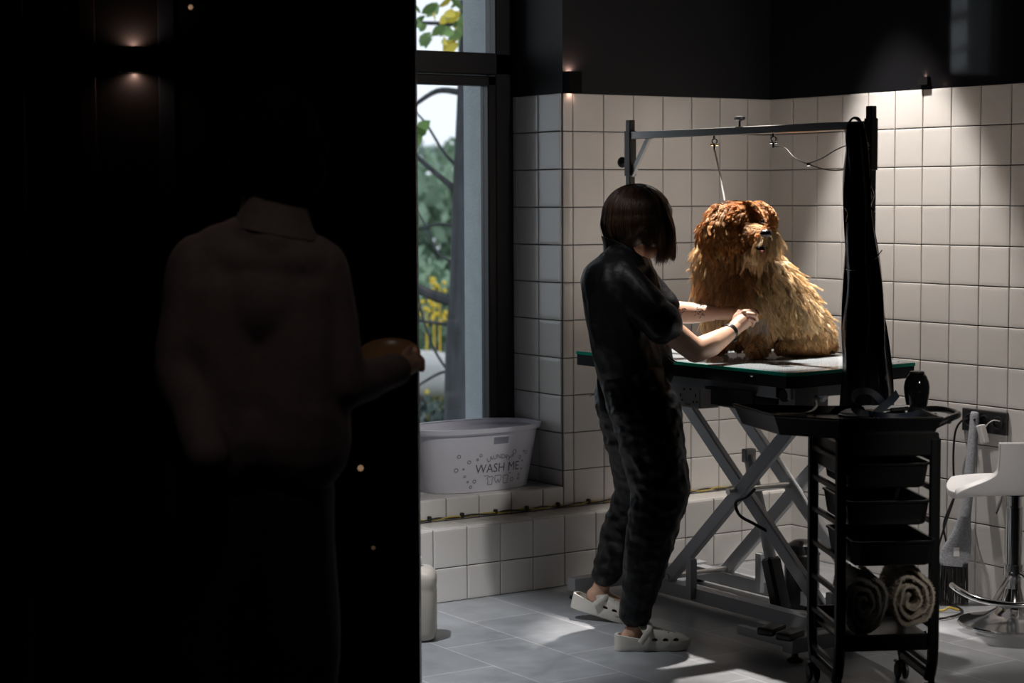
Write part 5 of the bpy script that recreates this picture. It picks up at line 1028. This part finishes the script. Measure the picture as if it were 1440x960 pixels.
sh = [cp_(318, 366, 4.8, 52, 318, 430, 4.8, 74), cp_(430, 376, 4.8, 48, 420, 430, 4.8, 70), cp_(318, 430, 4.8, 74, 322, 620, 4.8, 84), cp_(420, 430, 4.8, 70, 408, 620, 4.8, 84), cp_(330, 612, 4.8, 82, 400, 612, 4.8, 80), cp_(345, 345, 4.8, 42, 405, 350, 4.8, 42), cp_(370, 335, 4.78, 44, 390, 330, 4.78, 42), cp_(388, 345, 4.76, 44, 388, 322, 4.77, 38), ('e', at(378, 372, 4.76), (pxr(88, 4.8), pxr(46, 4.8), pxr(44, 4.8)), AXR), ('e', at(372, 430, 4.77), (pxr(80, 4.8), pxr(62, 4.8), pxr(80, 4.8)), AXR),
      cp_(285, 378, 4.8, 48, 258, 520, 4.75, 41), cp_(258, 520, 4.75, 41, 290, 640, 4.62, 30), cp_(448, 385, 4.8, 44, 480, 540, 4.78, 36), cp_(480, 542, 4.78, 36, 555, 520, 4.93, 22)]
o = link('shirt', blob(sh, .010, 5, folds(.009, 6, .8, 5)), m_shirt, man)
cN = at(388, 306, 4.78); b = B(); L_ = []
for z, r_ in ((-.035, .100), (.0, .080), (.036, .072), (.040, .078), (.0, .088), (-.038, .108)): L_.append([b.bm.verts.new(cN + UP * (z - .02 * math.cos(k * 6.28318 / 40)) + RIGHT * math.cos(k * 6.28318 / 40) * r_ + AWAY * math.sin(k * 6.28318 / 40) * r_ * .85) for k in range(40)])
for A, Q in zip(L_, L_[1:]):
    for k in range(40): b.face([A[k], A[(k + 1) % 40], Q[(k + 1) % 40], Q[k]])
b.build('collar', m_shirt, man)
link('trousers', blob([cp_(320, 690, 4.82, 70, 302, 900, 4.83, 58), cp_(400, 690, 4.82, 70, 420, 900, 4.83, 58), cp_(302, 900, 4.83, 58, 300, 1130, 4.85, 44), cp_(420, 900, 4.83, 58, 420, 1130, 4.85, 44), cp_(325, 670, 4.82, 66, 400, 670, 4.82, 66)], .012, 5, folds(.006, 6, .7, 8)), mat('man_black_trousers', (.01, .01, .012), .7), man)
link('hair', blob([('e', at(392, 208, 4.735), (pxr(50, 4.8), pxr(56, 4.8), pxr(62, 4.8)), AXR), ('e', at(392, 185, 4.745), (pxr(57, 4.8), pxr(66, 4.8), pxr(66, 4.8)), AXR), cp_(360, 240, 4.76, 40, 420, 240, 4.76, 40), cp_(387, 290, 4.775, 34, 390, 230, 4.76, 44), cp_(335, 205, 4.76, 18, 445, 205, 4.76, 18)], .008, 4, folds(.003, 40, 1, 2)), mat('man_black_hair', (.002, .002, .002), .9, spec=.05), man)
b = B(); 
for s_ in (300, 420): p = at(s_, 600, 4.85); b.caps([((p.x, p.y, .045), .045, (p.x + AWAY.x * .16, p.y + AWAY.y * .16, .035), .04)])
me = bake(b.mesh(), [('REMESH', dict(mode='VOXEL', voxel_size=.01))]); link('shoes', me, mat('black_shoe', (.01, .01, .01), .4), man)
c = at(548, 500, 5.02); b = B(); b.lathe(c, [(0, -.018), (.05, -.016), (.075, .0), (.080, .008), (.077, .008), (.070, .0), (.04, -.010), (0, -.012)], 36, (RIGHT, (AWAY * .9 + UP * .42).normalized(), (UP * .9 - AWAY * .42).normalized())); o = b.build('dish', mat('amber_dish', (.34, .20, .09), .3)); tag(o, 'shallow amber dish held in the hand of the man in the dark', 'dish')
l = bpy.data.lights.new('man_fill_spot', 'SPOT'); l.energy = 9.5; l.spot_size = math.radians(34); l.spot_blend = .8; l.shadow_soft_size = .12; l.color = (1, .86, .82)  # added lamp without a known source, brings up the man's shirt
q = at(330, 250, 3.6); o = bpy.data.objects.new('man_fill_spot', l); COL.objects.link(o); o.location = (q.x, q.y, 3.15); o.rotation_euler = (at(370, 560, 4.8) - Vector((q.x, q.y, 3.15))).to_track_quat('-Z', 'Y').to_euler()
